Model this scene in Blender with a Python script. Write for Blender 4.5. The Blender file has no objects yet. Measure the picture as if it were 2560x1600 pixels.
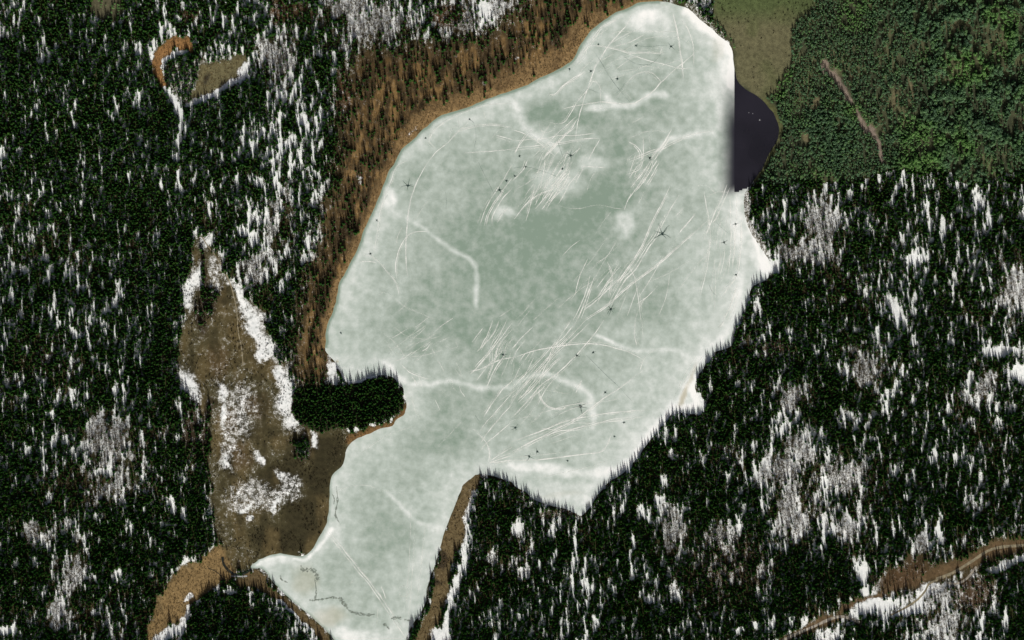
import bpy, bmesh, math, random
import numpy as np

# ------------------------------------------------------------------ camera, sky, sun
S = 0.6                       # metres per map unit; the map is 2560 x 1600 units, y runs south
def W(px, py): return ((px - 1280.0) * S, (800.0 - py) * S)

scn = bpy.context.scene
C = scn.collection
cam_d = bpy.data.cameras.new('camera')
cam = bpy.data.objects.new('camera', cam_d); C.objects.link(cam)
CAM_H = 6000.0
cam.location = (0, 0, CAM_H); cam.rotation_euler = (0, 0, 0)
cam_d.sensor_width = 36.0; cam_d.lens = 36.0 * CAM_H / (2560 * S)
cam_d.clip_start = 10.0; cam_d.clip_end = 40000.0
scn.camera = cam

SUN_EL, SUN_AZ = 34.0, 173.0   # compass azimuth: the sun stands south, a little east
world = bpy.data.worlds.new('World'); scn.world = world; world.use_nodes = True
wn = world.node_tree.nodes; wl = world.node_tree.links
sky = wn.new('ShaderNodeTexSky'); sky.sky_type = 'NISHITA'; sky.sun_disc = False; sky.air_density = .6; sky.ozone_density = 0.0; sky.dust_density = 6.0
sky.sun_elevation = math.radians(SUN_EL); sky.sun_rotation = math.radians(SUN_AZ)
bg = wn['Background']; bg.inputs['Strength'].default_value = 0.07
wl.new(sky.outputs['Color'], bg.inputs['Color'])
sun_d = bpy.data.lights.new('sun', 'SUN'); sun = bpy.data.objects.new('sun', sun_d); C.objects.link(sun)
sun_d.energy = 4.7; sun_d.angle = math.radians(0.5); sun_d.color = (1.0, 0.965, 0.90)
sun.location = (0, -300, 400)
sun.rotation_euler = (math.radians(90 - SUN_EL), 0, math.radians(180 - SUN_AZ))
vs = scn.view_settings
vs.view_transform = 'Standard'; vs.look = 'None'; vs.exposure = -0.12; vs.gamma = 1.0; vs.use_curve_mapping = False

# ------------------------------------------------------------------ small helpers
rng = np.random.default_rng(11)
random.seed(5)
def sstep(a, b, x):
    t = np.clip((x - a) / (b - a), 0, 1); return t * t * (3 - 2 * t)
def _hash(ix, iy, seed):
    h = (ix.astype(np.int64) * 374761393 + iy.astype(np.int64) * 668265263 + seed * 974711) & 0x7fffffff
    h = ((h ^ (h >> 13)) * 1274126177) & 0x7fffffff
    h = ((h ^ (h >> 16)) * 2246822519) & 0x7fffffff
    return (h & 0xffffff) / float(0xffffff)
def vnoise(x, y, sx, sy, seed):
    x = x / sx; y = y / sy
    ix = np.floor(x); iy = np.floor(y); fx = x - ix; fy = y - iy
    fx = fx * fx * (3 - 2 * fx); fy = fy * fy * (3 - 2 * fy)
    a = _hash(ix, iy, seed); b = _hash(ix + 1, iy, seed); c = _hash(ix, iy + 1, seed); d = _hash(ix + 1, iy + 1, seed)
    return (a * (1 - fx) + b * fx) * (1 - fy) + (c * (1 - fx) + d * fx) * fy
def fbm(x, y, s, seed, octv=4, ax=1.0):
    t = 0; amp = 0.5; tot = 0
    for k in range(octv):
        c_, s_ = math.cos(.5 + 1.1 * k), math.sin(.5 + 1.1 * k)
        X_, Y_ = (x, y) if ax != 1.0 else (x * c_ + y * s_, y * c_ - x * s_)
        t = t + amp * vnoise(X_, Y_, s / 2 ** k, s * ax / 2 ** k, seed + 17 * k); tot += amp; amp *= 0.55
    return t / tot
def catmull(pts, n=4, closed=False):
    P = np.array(pts, float)
    if len(P) < 3 and not closed:
        t = np.linspace(0, 1, n * 3)[:, None]; return P[0] * (1 - t) + P[-1] * t
    out = []; m = len(P); rngi = range(m if closed else m - 1)
    for i in rngi:
        p1 = P[i]; p2 = P[(i + 1) % m]
        p0 = P[(i - 1) % m] if closed or i > 0 else 2 * p1 - p2
        p3 = P[(i + 2) % m] if closed or i + 2 < m else 2 * p2 - p1
        for k in range(n):
            t = k / n
            out.append(0.5 * (2 * p1 + (p2 - p0) * t + (2 * p0 - 5 * p1 + 4 * p2 - p3) * t * t + (3 * p1 - p0 - 3 * p2 + p3) * t ** 3))
    if not closed: out.append(P[-1])
    return np.array(out)
def line_dist(X, Y, pts, closed=False):
    P = np.array(pts, float); Q = np.roll(P, -1, 0)
    if not closed: P, Q = P[:-1], Q[:-1]
    d = np.full(X.shape, 1e9)
    for (ax, ay), (bx, by) in zip(P, Q):
        vx, vy = bx - ax, by - ay; L = vx * vx + vy * vy + 1e-9
        t = np.clip(((X - ax) * vx + (Y - ay) * vy) / L, 0, 1)
        d = np.minimum(d, (X - ax - t * vx) ** 2 + (Y - ay - t * vy) ** 2)
    return np.sqrt(d)
def inside(X, Y, pts):
    P = np.array(pts, float); r = np.zeros(X.shape, bool); m = len(P)
    for i in range(m):
        x1, y1 = P[i]; x2, y2 = P[i - 1]
        if y1 == y2: continue
        c = ((y1 > Y) != (y2 > Y)) & (X < (x2 - x1) * (Y - y1) / (y2 - y1) + x1)
        r ^= c
    return r
def sdist(X, Y, pts):
    d = line_dist(X, Y, pts, True); return np.where(inside(X, Y, pts), -d, d)
def blob(X, Y, cx, cy, rx, ry, ang=0):
    a = math.radians(ang); dx = X - cx; dy = Y - cy
    u = (dx * math.cos(a) + dy * math.sin(a)) / rx; v = (-dx * math.sin(a) + dy * math.cos(a)) / ry
    return 1 - sstep(0.45, 1.25, np.sqrt(u * u + v * v))

# ------------------------------------------------------------------ the map: shorelines and ground cover
LAKE = [(1280,226),(1320,212),(1351,194),(1394,175),(1425,156),(1439,138),(1449,116),(1463,95),(1476,79),(1497,61),(1518,45),(1537,32),(1558,24),(1579,17),(1592,9),(1616,4),(1645,3),(1672,6),(1693,13),(1717,21),(1735,33),(1754,53),(1780,71),(1799,90),(1820,108),(1830,127),(1834,159),(1838,180),(1846,204),(1862,222),(1886,235),(1907,251),(1922,268),(1936,286),(1944,307),(1948,323),(1945,347),(1933,370),(1920,392),(1910,415),(1894,440),(1880,458),(1868,474),(1861,490),(1859,508),(1860,530),(1866,556),(1878,583),(1892,606),(1906,626),(1920,645),(1926,662),(1926,680),(1918,698),(1900,706),(1884,714),(1876,728),(1871,745),(1863,765),(1855,785),(1849,803),(1838,816),(1834,836),(1830,862),(1812,872),(1790,878),(1777,893),(1760,918),(1747,936),(1739,952),(1736,966),(1742,985),(1752,1004),(1754,1022),(1738,1034),(1712,1034),(1690,1026),(1678,1036),(1664,1052),(1650,1068),(1637,1088),(1622,1104),(1608,1122),(1590,1148),(1568,1174),(1546,1190),(1522,1204),(1506,1222),(1490,1243),(1470,1274),(1452,1289),(1438,1282),(1418,1274),(1383,1265),(1357,1258),(1333,1247),(1312,1228),(1293,1219),(1276,1204),(1255,1197),(1230,1189),(1196,1185),(1177,1197),(1159,1211),(1151,1229),(1137,1263),(1122,1301),(1111,1330),(1100,1369),(1087,1412),(1074,1446),(1066,1480),(1061,1512),(1042,1547),(1026,1570),(1014,1600),(1000,1650),(965,1690),(900,1690),(860,1640),(836,1600),(809,1570),(788,1549),(756,1523),(727,1499),(701,1475),(680,1451),(664,1430),(648,1420),(624,1421),(640,1405),(666,1391),(701,1384),(733,1389),(754,1390),(772,1383),(788,1361),(804,1332),(817,1306),(823,1266),(824,1226),(828,1200),(833,1186),(852,1168),(860,1155),(865,1131),(873,1112),(894,1096),(926,1083),(957,1070),(981,1065),(992,1049),(1008,1038),(1016,1020),(1014,996),(1008,972),(994,953),(979,942),(952,938),(920,942),(899,950),(875,952),(860,940),(844,914),(825,890),(814,876),(815,853),(814,834),(820,805),(827,790),(836,768),(844,731),(848,708),(865,680),(878,651),(894,622),(905,590),(915,564),(923,546),(939,514),(950,487),(963,453),(971,429),(984,411),(992,397),(1005,373),(1034,349),(1053,328),(1074,310),(1095,293),(1129,280),(1166,270),(1203,254),(1238,241)]
LAKE = catmull(LAKE, 3, True)
# little ragged capes so the bank is not a ruled curve
_n = (vnoise(LAKE[:, 0], LAKE[:, 1], 9, 9, 3) - .5) * 3.0
_t = np.roll(LAKE, -1, 0) - np.roll(LAKE, 1, 0); _t /= np.linalg.norm(_t, axis=1)[:, None] + 1e-6
LAKE = LAKE + np.stack([_t[:, 1], -_t[:, 0]], 1) * _n[:, None]

STEP = 4.0
gx = np.arange(-120, 2680 + .1, STEP); gy = np.arange(-100, 1700 + .1, STEP)
GX, GY = np.meshgrid(gx, gy)                       # [row y, col x]
SD = sdist(GX, GY, LAKE)                            # < 0 on the lake
wx = GX + (fbm(GX, GY, 60, 71, 3) - .5) * 34 + (vnoise(GX, GY, 9, 9, 75) - .5) * 7
wy = GY + (fbm(GX, GY, 60, 72, 3) - .5) * 40 + (vnoise(GX, GY, 9, 12, 76) - .5) * 9

def sample(F, px, py):
    u = np.clip((np.asarray(px, float) - gx[0]) / STEP, 0, len(gx) - 1.001); v = np.clip((np.asarray(py, float) - gy[0]) / STEP, 0, len(gy) - 1.001)
    i = u.astype(int); j = v.astype(int); fu = u - i; fv = v - j
    return (F[j, i] * (1 - fu) + F[j, i + 1] * fu) * (1 - fv) + (F[j + 1, i] * (1 - fu) + F[j + 1, i + 1] * fu) * fv

# relief: low rolling hills away from the shore, a lake bed below the ice
def relief(X, Y, sd):
    hill = (fbm(X, Y, 420, 31, 3) - .35) * 26 * sstep(20, 420, sd) + (fbm(X, Y, 60, 37, 2) - .5) * 1.6 * sstep(6, 60, sd)
    return np.where(sd > 0, np.minimum(sd * 0.10, 0.35) + hill * sstep(0, 60, sd), np.maximum(sd * 0.12, -2.5))
HZ = relief(GX, GY, SD)
def height(px, py): return sample(HZ, px, py)

COL = np.zeros(GX.shape + (3,)); COL[:] = (0.034, 0.036, 0.014)      # needle litter
SNOW = np.full(GX.shape, 0.50)
OPEN = np.full(GX.shape, 0.24)                      # 0 closed canopy, 1 no trees
BARE = np.full(GX.shape, 0.02)                      # share of leafless trees
GREEN = np.zeros(GX.shape)                          # summer-green share
GRASS = np.zeros(GX.shape)                          # tufts
SHRUB = np.zeros(GX.shape)
def mixf(F, m, v): F[:] = F * (1 - m) + v * m
def mixc(m, c):
    COL[:] = COL * (1 - m[..., None]) + np.array(c) * m[..., None]
def cover(m, col=None, snow=None, op=None, bare=None, green=None, grass=None, shrub=None):
    if col is not None: mixc(m, col)
    for F, v in ((SNOW, snow), (OPEN, op), (BARE, bare), (GREEN, green), (GRASS, grass), (SHRUB, shrub)):
        if v is not None: mixf(F, m, v)
def pcover(poly, soft, **k): cover(1 - sstep(-soft, soft, sdist(wx, wy, poly)), **k)
def lcover(line, w, soft, **k): cover(1 - sstep(w - soft, w + soft, line_dist(wx, wy, line)), **k)
def bcover(b, **k): cover(blob(wx, wy, *b), **k)
def soft(b):
    cx, cy, rx, ry = b[:4]; a = math.radians(b[4] if len(b) > 4 else 0); dx = wx - cx; dy = wy - cy
    u = (dx * math.cos(a) + dy * math.sin(a)) / rx; v = (-dx * math.sin(a) + dy * math.cos(a)) / ry
    return 1 - sstep(0.0, 1.35, np.sqrt(u * u + v * v))

# --- broad character of the woods
cover(1 - sstep(500, 900, GX), op=0.125)
cover(sstep(1400, 1500, GX) * sstep(430, 520, GY), op=0.245, snow=0.50)
OPEN += (fbm(GX, GY, 170, 205, 3) - .5) * .40
for b, o in (((520, 60, 150, 70), .46), ((150, 760, 170, 190), .37), ((200, 960, 220, 130), .43), ((720, 200, 90, 160), .56), ((690, 480, 70, 260), .54),
             ((630, 600, 45, 60), .62), ((130, 330, 190, 130), .20), ((330, 560, 120, 130), .24), ((420, 760, 50, 190), .02), ((415, 930, 42, 110), -.1),
             ((440, 1140, 60, 120), .12), ((180, 1420, 260, 150), .17), ((470, 1330, 60, 60), .02), ((620, 1550, 110, 60), .12), ((330, 1500, 70, 90), .20),
             ((2180, 530, 90, 50), .12), ((1965, 745, 60, 70), .0), ((2060, 990, 70, 60), .05), ((2120, 880, 60, 50), .22), ((2000, 900, 70, 60), .22),
             ((2330, 920, 60, 60), .22), ((1560, 1340, 160, 130), .20), ((1700, 1180, 150, 120), .20), ((1760, 1010, 60, 60), .18), ((1620, 1520, 130, 70), .24),
             ((1850, 1500, 130, 70), .17), ((2050, 1470, 120, 70), .15), ((1240, 1300, 60, 60), .10), ((1200, 1540, 90, 60), .17), ((1850, 1050, 60, 80), .2),
             ((2400, 1290, 120, 60), .20), ((2250, 1100, 80, 60), .2), ((860, 60, 80, 60), .4), ((60, 60, 90, 60), .3)):
    bcover(b, op=o * .74 - .04, snow=.32 + .42 * o)
# grey thickets of leafless trees on snow
tx2 = wx + (fbm(GX, GY, 34, 81, 3) - .5) * 60; ty2 = wy + (fbm(GX, GY, 34, 82, 3) - .5) * 70; gaps0 = vnoise(GX + GY * .12, GY, 9, 30, 83)
def thick(b):
    q = np.sqrt(((tx2 - b[0]) / (b[2] * 1.5)) ** 2 + ((ty2 - b[1]) / (b[3] * 1.5)) ** 2)
    return 1 - sstep(.1, 1.3, q + .7 * (gaps0 - .5))
for b in ((285, 1110, 60, 70), (245, 1205, 85, 38), (175, 1440, 30, 50), (170, 1545, 60, 28), (930, 60, 90, 60), (900, 25, 60, 35), (1140, 35, 40, 40), (1230, 25, 45, 40),
          (2060, 560, 42, 66), (2000, 640, 66, 26), (2540, 730, 40, 60), (2160, 915, 45, 45), (1985, 990, 46, 20), (2000, 1110, 40, 40), (1945, 1185, 40, 40),
          (2100, 1180, 70, 34), (1990, 1265, 52, 60), (1680, 1330, 34, 46), (1800, 1340, 30, 34), (2350, 1555, 60, 50), (2320, 1362, 30, 20), (2330, 1480, 50, 30),
          (2120, 1310, 36, 36), (2450, 970, 30, 40), (120, 1330, 60, 18), (690, 150, 40, 60), (700, 560, 30, 90), (630, 680, 25, 40)):
    cover(np.clip(thick(b) * 1.25, 0, 1), op=.16, snow=.66, bare=.93)
# open snow glades
for b, o in (((262, 1177, 32, 10), 1.), ((998, 117, 9, 18), 1.), ((926, 161, 9, 10), 1.), ((756, 306, 12, 16), 1.), ((1202, 18, 15, 34), .9), ((1222, 52, 10, 12), 1.),
             ((930, 20, 10, 26), .85), ((1003, 30, 8, 20), .85), ((980, 70, 6, 10), .9), ((776, 638, 28, 16), .9), ((790, 588, 22, 20), .85), ((766, 650, 12, 10), 1.),
             ((900, 442, 10, 16), .9), ((812, 520, 12, 10), .8), ((760, 600, 8, 20), .8), ((655, 798, 22, 14), .8), ((690, 450, 8, 30), .75), ((685, 350, 10, 40), .75), ((650, 330, 8, 30), .7), ((700, 250, 7, 30), .75), ((740, 235, 7, 30), .75),
             ((2508, 882, 60, 17), 1.), ((2560, 940, 50, 22), 1.), ((2432, 965, 18, 34), .8), ((2245, 787, 16, 20), .95), ((2190, 828, 16, 20), .7), ((2247, 812, 14, 14), .8),
             ((2360, 570, 8, 26), .8), ((2325, 560, 6, 26), .75), ((2265, 440, 7, 26), .8), ((2125, 490, 7, 18), .8), ((2058, 465, 6, 22), .8), ((2445, 500, 10, 20), .8), ((2280, 645, 16, 14), .8), ((2060, 745, 12, 20), .8),
             ((2155, 1435, 20, 36), .85), ((2160, 1480, 22, 18), .95), ((2052, 1215, 10, 24), .9), ((2150, 1275, 8, 30), .85), ((2222, 1215, 5, 26), .9), ((2350, 1330, 7, 42), .8),
             ((2330, 1150, 12, 26), .8), ((2490, 1060, 18, 20), .7), ((2510, 1540, 14, 30), .8), ((2480, 1500, 10, 30), .7), ((2380, 1520, 10, 10), .7), ((2540, 1120, 10, 24), .8),
             ((1301, 1320, 18, 22), .75), ((1335, 1380, 12, 30), .65), ((1224, 1395, 14, 20), .9), ((1262, 1420, 12, 26), .7), ((1385, 1443, 8, 8), .8), ((1250, 1510, 12, 30), .6),
             ((1660, 1220, 7, 28), .85), ((1655, 1255, 14, 10), .9), ((1612, 1285, 12, 26), .75), ((1563, 1268, 5, 24), .8), ((1668, 1090, 4, 34), 1.), ((1676, 1140, 8, 18), 1.), ((1692, 1086, 5, 26), 1.), ((1615, 1140, 8, 20), .8),
             ((1690, 1475, 8, 24), .7), ((1620, 1500, 22, 8), .6), ((1830, 1430, 6, 26), .7), ((1850, 1575, 14, 12), .9), ((1890, 1570, 12, 16), .9),
             ((465, 1285, 10, 24), .7), ((438, 1270, 6, 28), .85), ((420, 1318, 30, 6), .65), ((460, 1360, 4, 20), .8), ((290, 1440, 20, 12), .7), ((190, 1555, 30, 12), .7), ((20, 1575, 30, 24), .9), ((128, 1240, 10, 16), 1.),
             ((120, 150, 6, 12), .7), ((180, 88, 7, 18), .95), ((8, 70, 9, 26), .85), ((345, 120, 8, 18), .85), ((405, 75, 8, 26), .85), ((560, 50, 6, 20), .85), ((440, 52, 7, 12), .9), ((105, 480, 7, 12), .9), ((5, 400, 9, 40), .8), ((257, 465, 4, 14), .9), ((455, 465, 3, 22), .95), ((480, 415, 6, 16), .85), ((590, 450, 10, 16), .85), ((635, 455, 16, 26), .8), ((600, 575, 12, 14), .85),
             ((118, 680, 4, 34), .8), ((65, 670, 6, 16), .8), ((180, 620, 8, 20), .8), ((220, 610, 6, 14), .8), ((295, 740, 8, 30), .75), ((130, 780, 9, 14), .85), ((180, 760, 6, 26), .8), ((110, 890, 7, 14), .9), ((130, 1030, 14, 14), .85), ((165, 1105, 8, 10), .9), ((105, 955, 12, 12), .9), ((310, 930, 7, 16), .9), ((290, 970, 6, 16), .9), ((240, 900, 8, 8), .9), ((380, 1000, 8, 24), .8), ((420, 1090, 6, 30), .6), ((60, 1130, 20, 14), .7)):
    bcover(b, op=o * .93, snow=.50 + .34 * o, bare=.05)
# straight cut lines through the woods
for ln, w in (([(428, 252), (438, 280), (447, 305)], 5.5), ([(447, 300), (446, 340), (450, 392)], 4), ([(452, 420), (455, 488)], 3.4), ([(1443, 1305), (1440, 1345), (1437, 1410), (1438, 1470), (1440, 1530)], 2.6),
              ([(1468, 1360), (1465, 1480), (1468, 1600)], 2.2), ([(1577, 1335), (1580, 1400), (1584, 1450)], 3), ([(1545, 1400), (1550, 1440)], 2.2), ([(205, 1330), (228, 1400), (250, 1470)], 1.8), ([(275, 1520), (278, 1600)], 2.4)):
    lcover(ln, w * 1.15, 1.8, snow=1.0, op=1.3)

_rb = sstep(.56, .72, fbm(GX, GY, 120, 61, 3)) * (GY > 500)
cover(_rb * .7, col=(.052, .040, .020), bare=.22, snow=.38)
def gaps(X, Y):
    U = X + Y * .12
    q = .42 * vnoise(U, Y, 4.0, 15, 201) + .24 * vnoise(U + 31, Y, 6.5, 26, 204) + .18 * vnoise(U, Y, 15, 40, 202) + .16 * fbm(X, Y, 70, 203, 2)
    return sstep(.24, .74, q)
SNOW += .02 + (.36 - gaps(GX, GY)) * .62 * (1 - sstep(.5, .8, OPEN)) * (BARE < .8)  # canopy shade put into the cover: snow thinned there, kept in sunlit gaps
# --- brown leafless belt on the west shore
WEST_BELT = [(1650, 20), (1640, -90), (1330, -90), (1290, 40), (1190, 80), (1080, 105), (985, 110), (905, 120), (868, 190), (850, 280), (838, 400), (812, 500), (792, 600), (768, 700), (745, 780), (733, 860), (728, 965), (815, 965), (835, 880), (960, 800), (1000, 440), (1120, 300), (1480, 180)]
sdb = sdist(wx, wy, WEST_BELT)
m = 1 - sstep(-50, 45, sdb)
cover(m, col=(.070, .048, .023), snow=.22, op=.30, bare=.76, green=0)
m = m * sstep(0, 130, -sdb + 40 * (fbm(GX, GY, 70, 53, 3) - .5) + 60)
mb = .6 * fbm(GX, GY, 34, 51, 2, 2.2) + .4 * (1 - gaps(GX, GY))
cover(m * sstep(.5, .72, mb), col=(.185, .118, .048))
cover(m * (1 - sstep(.30, .46, mb)), col=(.038, .027, .014), bare=.5)
west = sstep(0.3, 0.7, 1 - sstep(-6, 6, sdist(GX, GY, [(1700, -90), (1200, -90), (700, 300), (700, 870), (850, 870), (1100, 500), (1500, 300)])))
wid = 11 + 34 * sstep(980, 1060, GX) * (1 - sstep(1430, 1560, GX)) * (0.55 + .5 * fbm(GX, GY, 50, 59, 2)) + 9 * fbm(GX, GY, 30, 58, 2)
wid *= .55 + .9 * fbm(GX, GY, 44, 57, 3)
shore = west * (1 - sstep(wid * .35, wid * 1.6, SD + 8 * (vnoise(GX, GY, 10, 16, 56) - .5))) * sstep(-40, -5, SD)
cover(shore, col=(.205, .138, .064), snow=.12, op=.97, grass=1.0)
cover(shore * sstep(.52, .75, fbm(GX, GY, 24, 55, 2)) * .8, col=(.120, .080, .038))
for b in ((1030, 317, 16, 5, -35), (1018, 325, 10, 6, -30), (1212, 205, 8, 7), (1298, 150, 6, 5), (903, 443, 9, 14), (830, 880, 10, 12), (818, 895, 8, 10)):
    bcover(b, snow=.50, op=.9)
for b in ((1120, 40, 50, 40), (860, 225, 20, 60), (700, 30, 30, 40), (740, 30, 40, 30), (470, 40, 30, 20)):
    bcover(b, col=(.085, .048, .022), snow=.35, bare=.5)

# --- bog west of the lake
BOG = [(498, 588), (520, 600), (545, 640), (575, 700), (620, 750), (665, 810), (700, 870), (722, 925), (738, 1000), (772, 1060), (850, 1075), (900, 1085), (885, 1150), (850, 1230), (840, 1290), (800, 1370), (700, 1400), (640, 1410), (575, 1440), (555, 1390), (540, 1330), (530, 1200), (522, 1070), (485, 1010), (452, 945), (448, 860), (458, 760), (468, 690), (486, 630)]
m = 1 - sstep(-9, 9, sdist(wx, wy, BOG))
cover(m, col=(.066, .058, .028), snow=.31, op=.985, bare=.2, shrub=.9)
for b in ((560, 830, 60, 110), (640, 1060, 80, 60), (620, 1260, 60, 60)):
    cover(m * blob(wx, wy, *b), col=(.080, .066, .031))
for b in ((575, 1050, 30, 40), (540, 900, 30, 50), (600, 1140, 40, 40), (640, 1010, 40, 30)):
    cover(m * blob(wx, wy, *b) * .8, col=(.092, .064, .029), snow=.34)
for b in ((760, 1300, 60, 70), (700, 1350, 90, 40), (800, 1200, 34, 70), (700, 1200, 70, 50), (830, 1130, 40, 50), (790, 1120, 30, 40)):
    cover(m * blob(wx, wy, *b), col=(.032, .028, .014), snow=.04, shrub=.9)
cover(m * sstep(.45, .7, fbm(GX, GY, 46, 121, 3, 2.0)) * .75, col=(.104, .080, .036), snow=.24)
cover(m * sstep(.50, .72, fbm(GX, GY, 30, 122, 3, 2.4)) * .8, col=(.034, .030, .015), snow=.12)
# dark alder and spruce along the bog's west edge, spruce knolls in it
for b in ((512, 740, 12, 60), (530, 760, 26, 40), (512, 660, 6, 60), (500, 800, 16, 50), (475, 1075, 24, 60), (525, 1030, 10, 46), (510, 1110, 14, 50), (500, 700, 24, 30)):
    bcover(b, op=.40, bare=.25, snow=.30, col=(.035, .026, .015))
for b in ((752, 1128, 26, 34), (700, 880, 20, 26), (712, 940, 16, 22)):
    bcover(b, op=.22, bare=0, snow=.4, col=(.04, .03, .018))
# snow left on the bog
for b in ((640, 810, 20, 50, -32), (672, 860, 18, 30, -25), (600, 740, 9, 40, -33), (655, 885, 16, 20), (722, 975, 17, 46, -8), (740, 1055, 22, 26), (700, 930, 12, 24), (715, 1010, 20, 22), (785, 1100, 10, 26),
          (472, 955, 18, 36, -20), (485, 995, 14, 18, -30), (558, 978, 14, 20), (572, 1140, 14, 34, -8), (655, 1142, 12, 12), (478, 720, 12, 40), (470, 745, 10, 26), (497, 690, 10, 26), (520, 612, 12, 14), (492, 580, 8, 14), (705, 1190, 24, 9, 40)):
    cover(soft((b[0], b[1], b[2] * 1.4, b[3] * 1.4) + tuple(b[4:])), snow=.77, op=1.0, shrub=.9)
for b in ((600, 1030, 60, 90), (730, 1220, 40, 40), (630, 1240, 70, 50), (690, 1250, 34, 30), (575, 1090, 20, 60), (540, 700, 20, 50), (560, 690, 18, 46, -30)):
    cover(m * blob(wx, wy, *b), snow=.47)
for b in ((620, 1270, 16, 8), (690, 1265, 8, 24, 30), (635, 1295, 10, 10), (560, 1030, 8, 40)):
    bcover(b, snow=.72)
# --- tan meadow beside the inlet
TAN = [(545, 1365), (560, 1392), (592, 1440), (548, 1452), (505, 1500), (470, 1540), (420, 1560), (396, 1602), (360, 1640), (372, 1560), (392, 1488), (432, 1442), (492, 1400)]
m = 1 - sstep(-7, 7, sdist(wx, wy, TAN))
cover(m, col=(.200, .138, .062), snow=.15, op=1.0, grass=.9)
cover(m * sstep(.5, .8, fbm(GX, GY, 50, 91, 3)), col=(.115, .092, .048))
for b in ((415, 1590, 34, 22, -30), (470, 1540, 9, 30, 35), (450, 1575, 14, 20), (400, 1605, 20, 12), (575, 1475, 24, 8), (480, 1500, 14, 8, -35)):
    bcover(b, snow=.98, op=.96)
# --- little bog in the north-west wood
lcover([(468, 106), (428, 113), (402, 133), (390, 158), (400, 190), (412, 222)], 11, 4, col=(.235, .128, .050), snow=.12, op=1, grass=.6)
pcover([(410, 170), (440, 150), (500, 140), (560, 140), (622, 142), (600, 178), (545, 218), (490, 250), (455, 262), (430, 235)], 8, col=(.075, .066, .034), snow=.45, op=.55, bare=.25)
pcover([(500, 160), (560, 148), (628, 142), (610, 182), (556, 220), (504, 246), (472, 250), (490, 200)], 6, col=(.125, .112, .058), snow=.16, op=1, grass=.6)
bcover((512, 200, 9, 26, 20), col=(.045, .04, .025), snow=.1)
lcover([(630, 154), (600, 190), (556, 224), (500, 254), (455, 268)], 6, 4, snow=.85, op=1)
lcover([(455, 122), (430, 133), (410, 150), (402, 165)], 5, 3, snow=.85, op=.9)
lcover([(412, 222), (425, 245)], 7, 4, snow=.9, op=1)
bcover((270, 22, 50, 34), col=(.085, .080, .048), snow=.05, op=.75, green=.8)
# --- peninsula
pcover([(742, 965), (800, 962), (870, 962), (905, 958), (985, 950), (1004, 975), (1008, 1008), (985, 1034), (900, 1062), (800, 1075), (756, 1072), (738, 1030)], 5, col=(.026, .026, .014), snow=.12, op=-.15, bare=0)
lcover([(1018, 1015), (1000, 1042), (980, 1060), (930, 1078), (880, 1098)], 11, 5, col=(.150, .090, .038), snow=.1, op=.97, grass=.6)
lcover([(845, 912), (862, 940), (905, 950), (935, 942)], 8, 3, snow=.9, op=1)
bcover((825, 930, 14, 30, -10), col=(.12, .09, .05), snow=.72, op=.85)
# --- shores of the south bay
lcover([(1186, 1192), (1172, 1212), (1160, 1245), (1143, 1300), (1128, 1350), (1118, 1400), (1103, 1450), (1095, 1500), (1075, 1550), (1050, 1610), (1030, 1660)], 19, 4, col=(.118, .090, .045), snow=.17, op=1, grass=.6, shrub=.2)
for b in ((1108, 1400, 14, 20), (1102, 1418, 20, 10), (1090, 1458, 18, 8)):
    bcover(b, col=(.042, .033, .020), snow=.05, shrub=1)
lcover([(1186, 1222), (1172, 1262), (1160, 1310), (1160, 1350), (1158, 1400), (1150, 1440), (1130, 1480), (1122, 1530), (1110, 1580), (1095, 1610)], 8, 6, snow=.74, op=1)
bcover((1100, 1585, 30, 22), snow=.8, op=1)
lcover([(625, 1436), (660, 1448), (690, 1480), (720, 1510), (760, 1540), (800, 1580), (830, 1625)], 11, 4, col=(.105, .078, .038), snow=.2, op=1, grass=.6)
lcover([(700, 1500), (735, 1540), (765, 1570), (790, 1605)], 4, 3, snow=.75, op=1)
lcover([(600, 1450), (630, 1452), (660, 1466)], 7, 3, col=(.085, .062, .03), snow=.15, op=1)
# --- east shore
lcover([(1720, 14), (1745, 38), (1775, 62), (1800, 84), (1824, 106), (1836, 135)], 10, 5, col=(.060, .058, .030), snow=.42, op=.62, bare=.4)
lcover([(1866, 495), (1866, 530), (1874, 562), (1888, 592), (1908, 622)], 9, 4, col=(.085, .075, .04), snow=.5, op=.75, bare=.6)
bcover((1745, 1008, 18, 30), snow=1, op=.97)
bcover((1930, 670, 14, 30), snow=1, op=1)
bcover((1846, 806, 12, 10), snow=1, op=.95)
cover(soft((1790, 1430, 120, 95)) * .8, col=(.07, .046, .024), snow=.34, bare=.45)
cover(soft((1880, 1400, 90, 80)) * .8, col=(.07, .046, .024), snow=.36, bare=.4)
bcover((1400, 1290, 60, 16), col=(.075, .055, .026), snow=.4, bare=.45, op=.3)
bcover((1950, 870, 60, 22), col=(.08, .05, .025), snow=.4, bare=.4)
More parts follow.
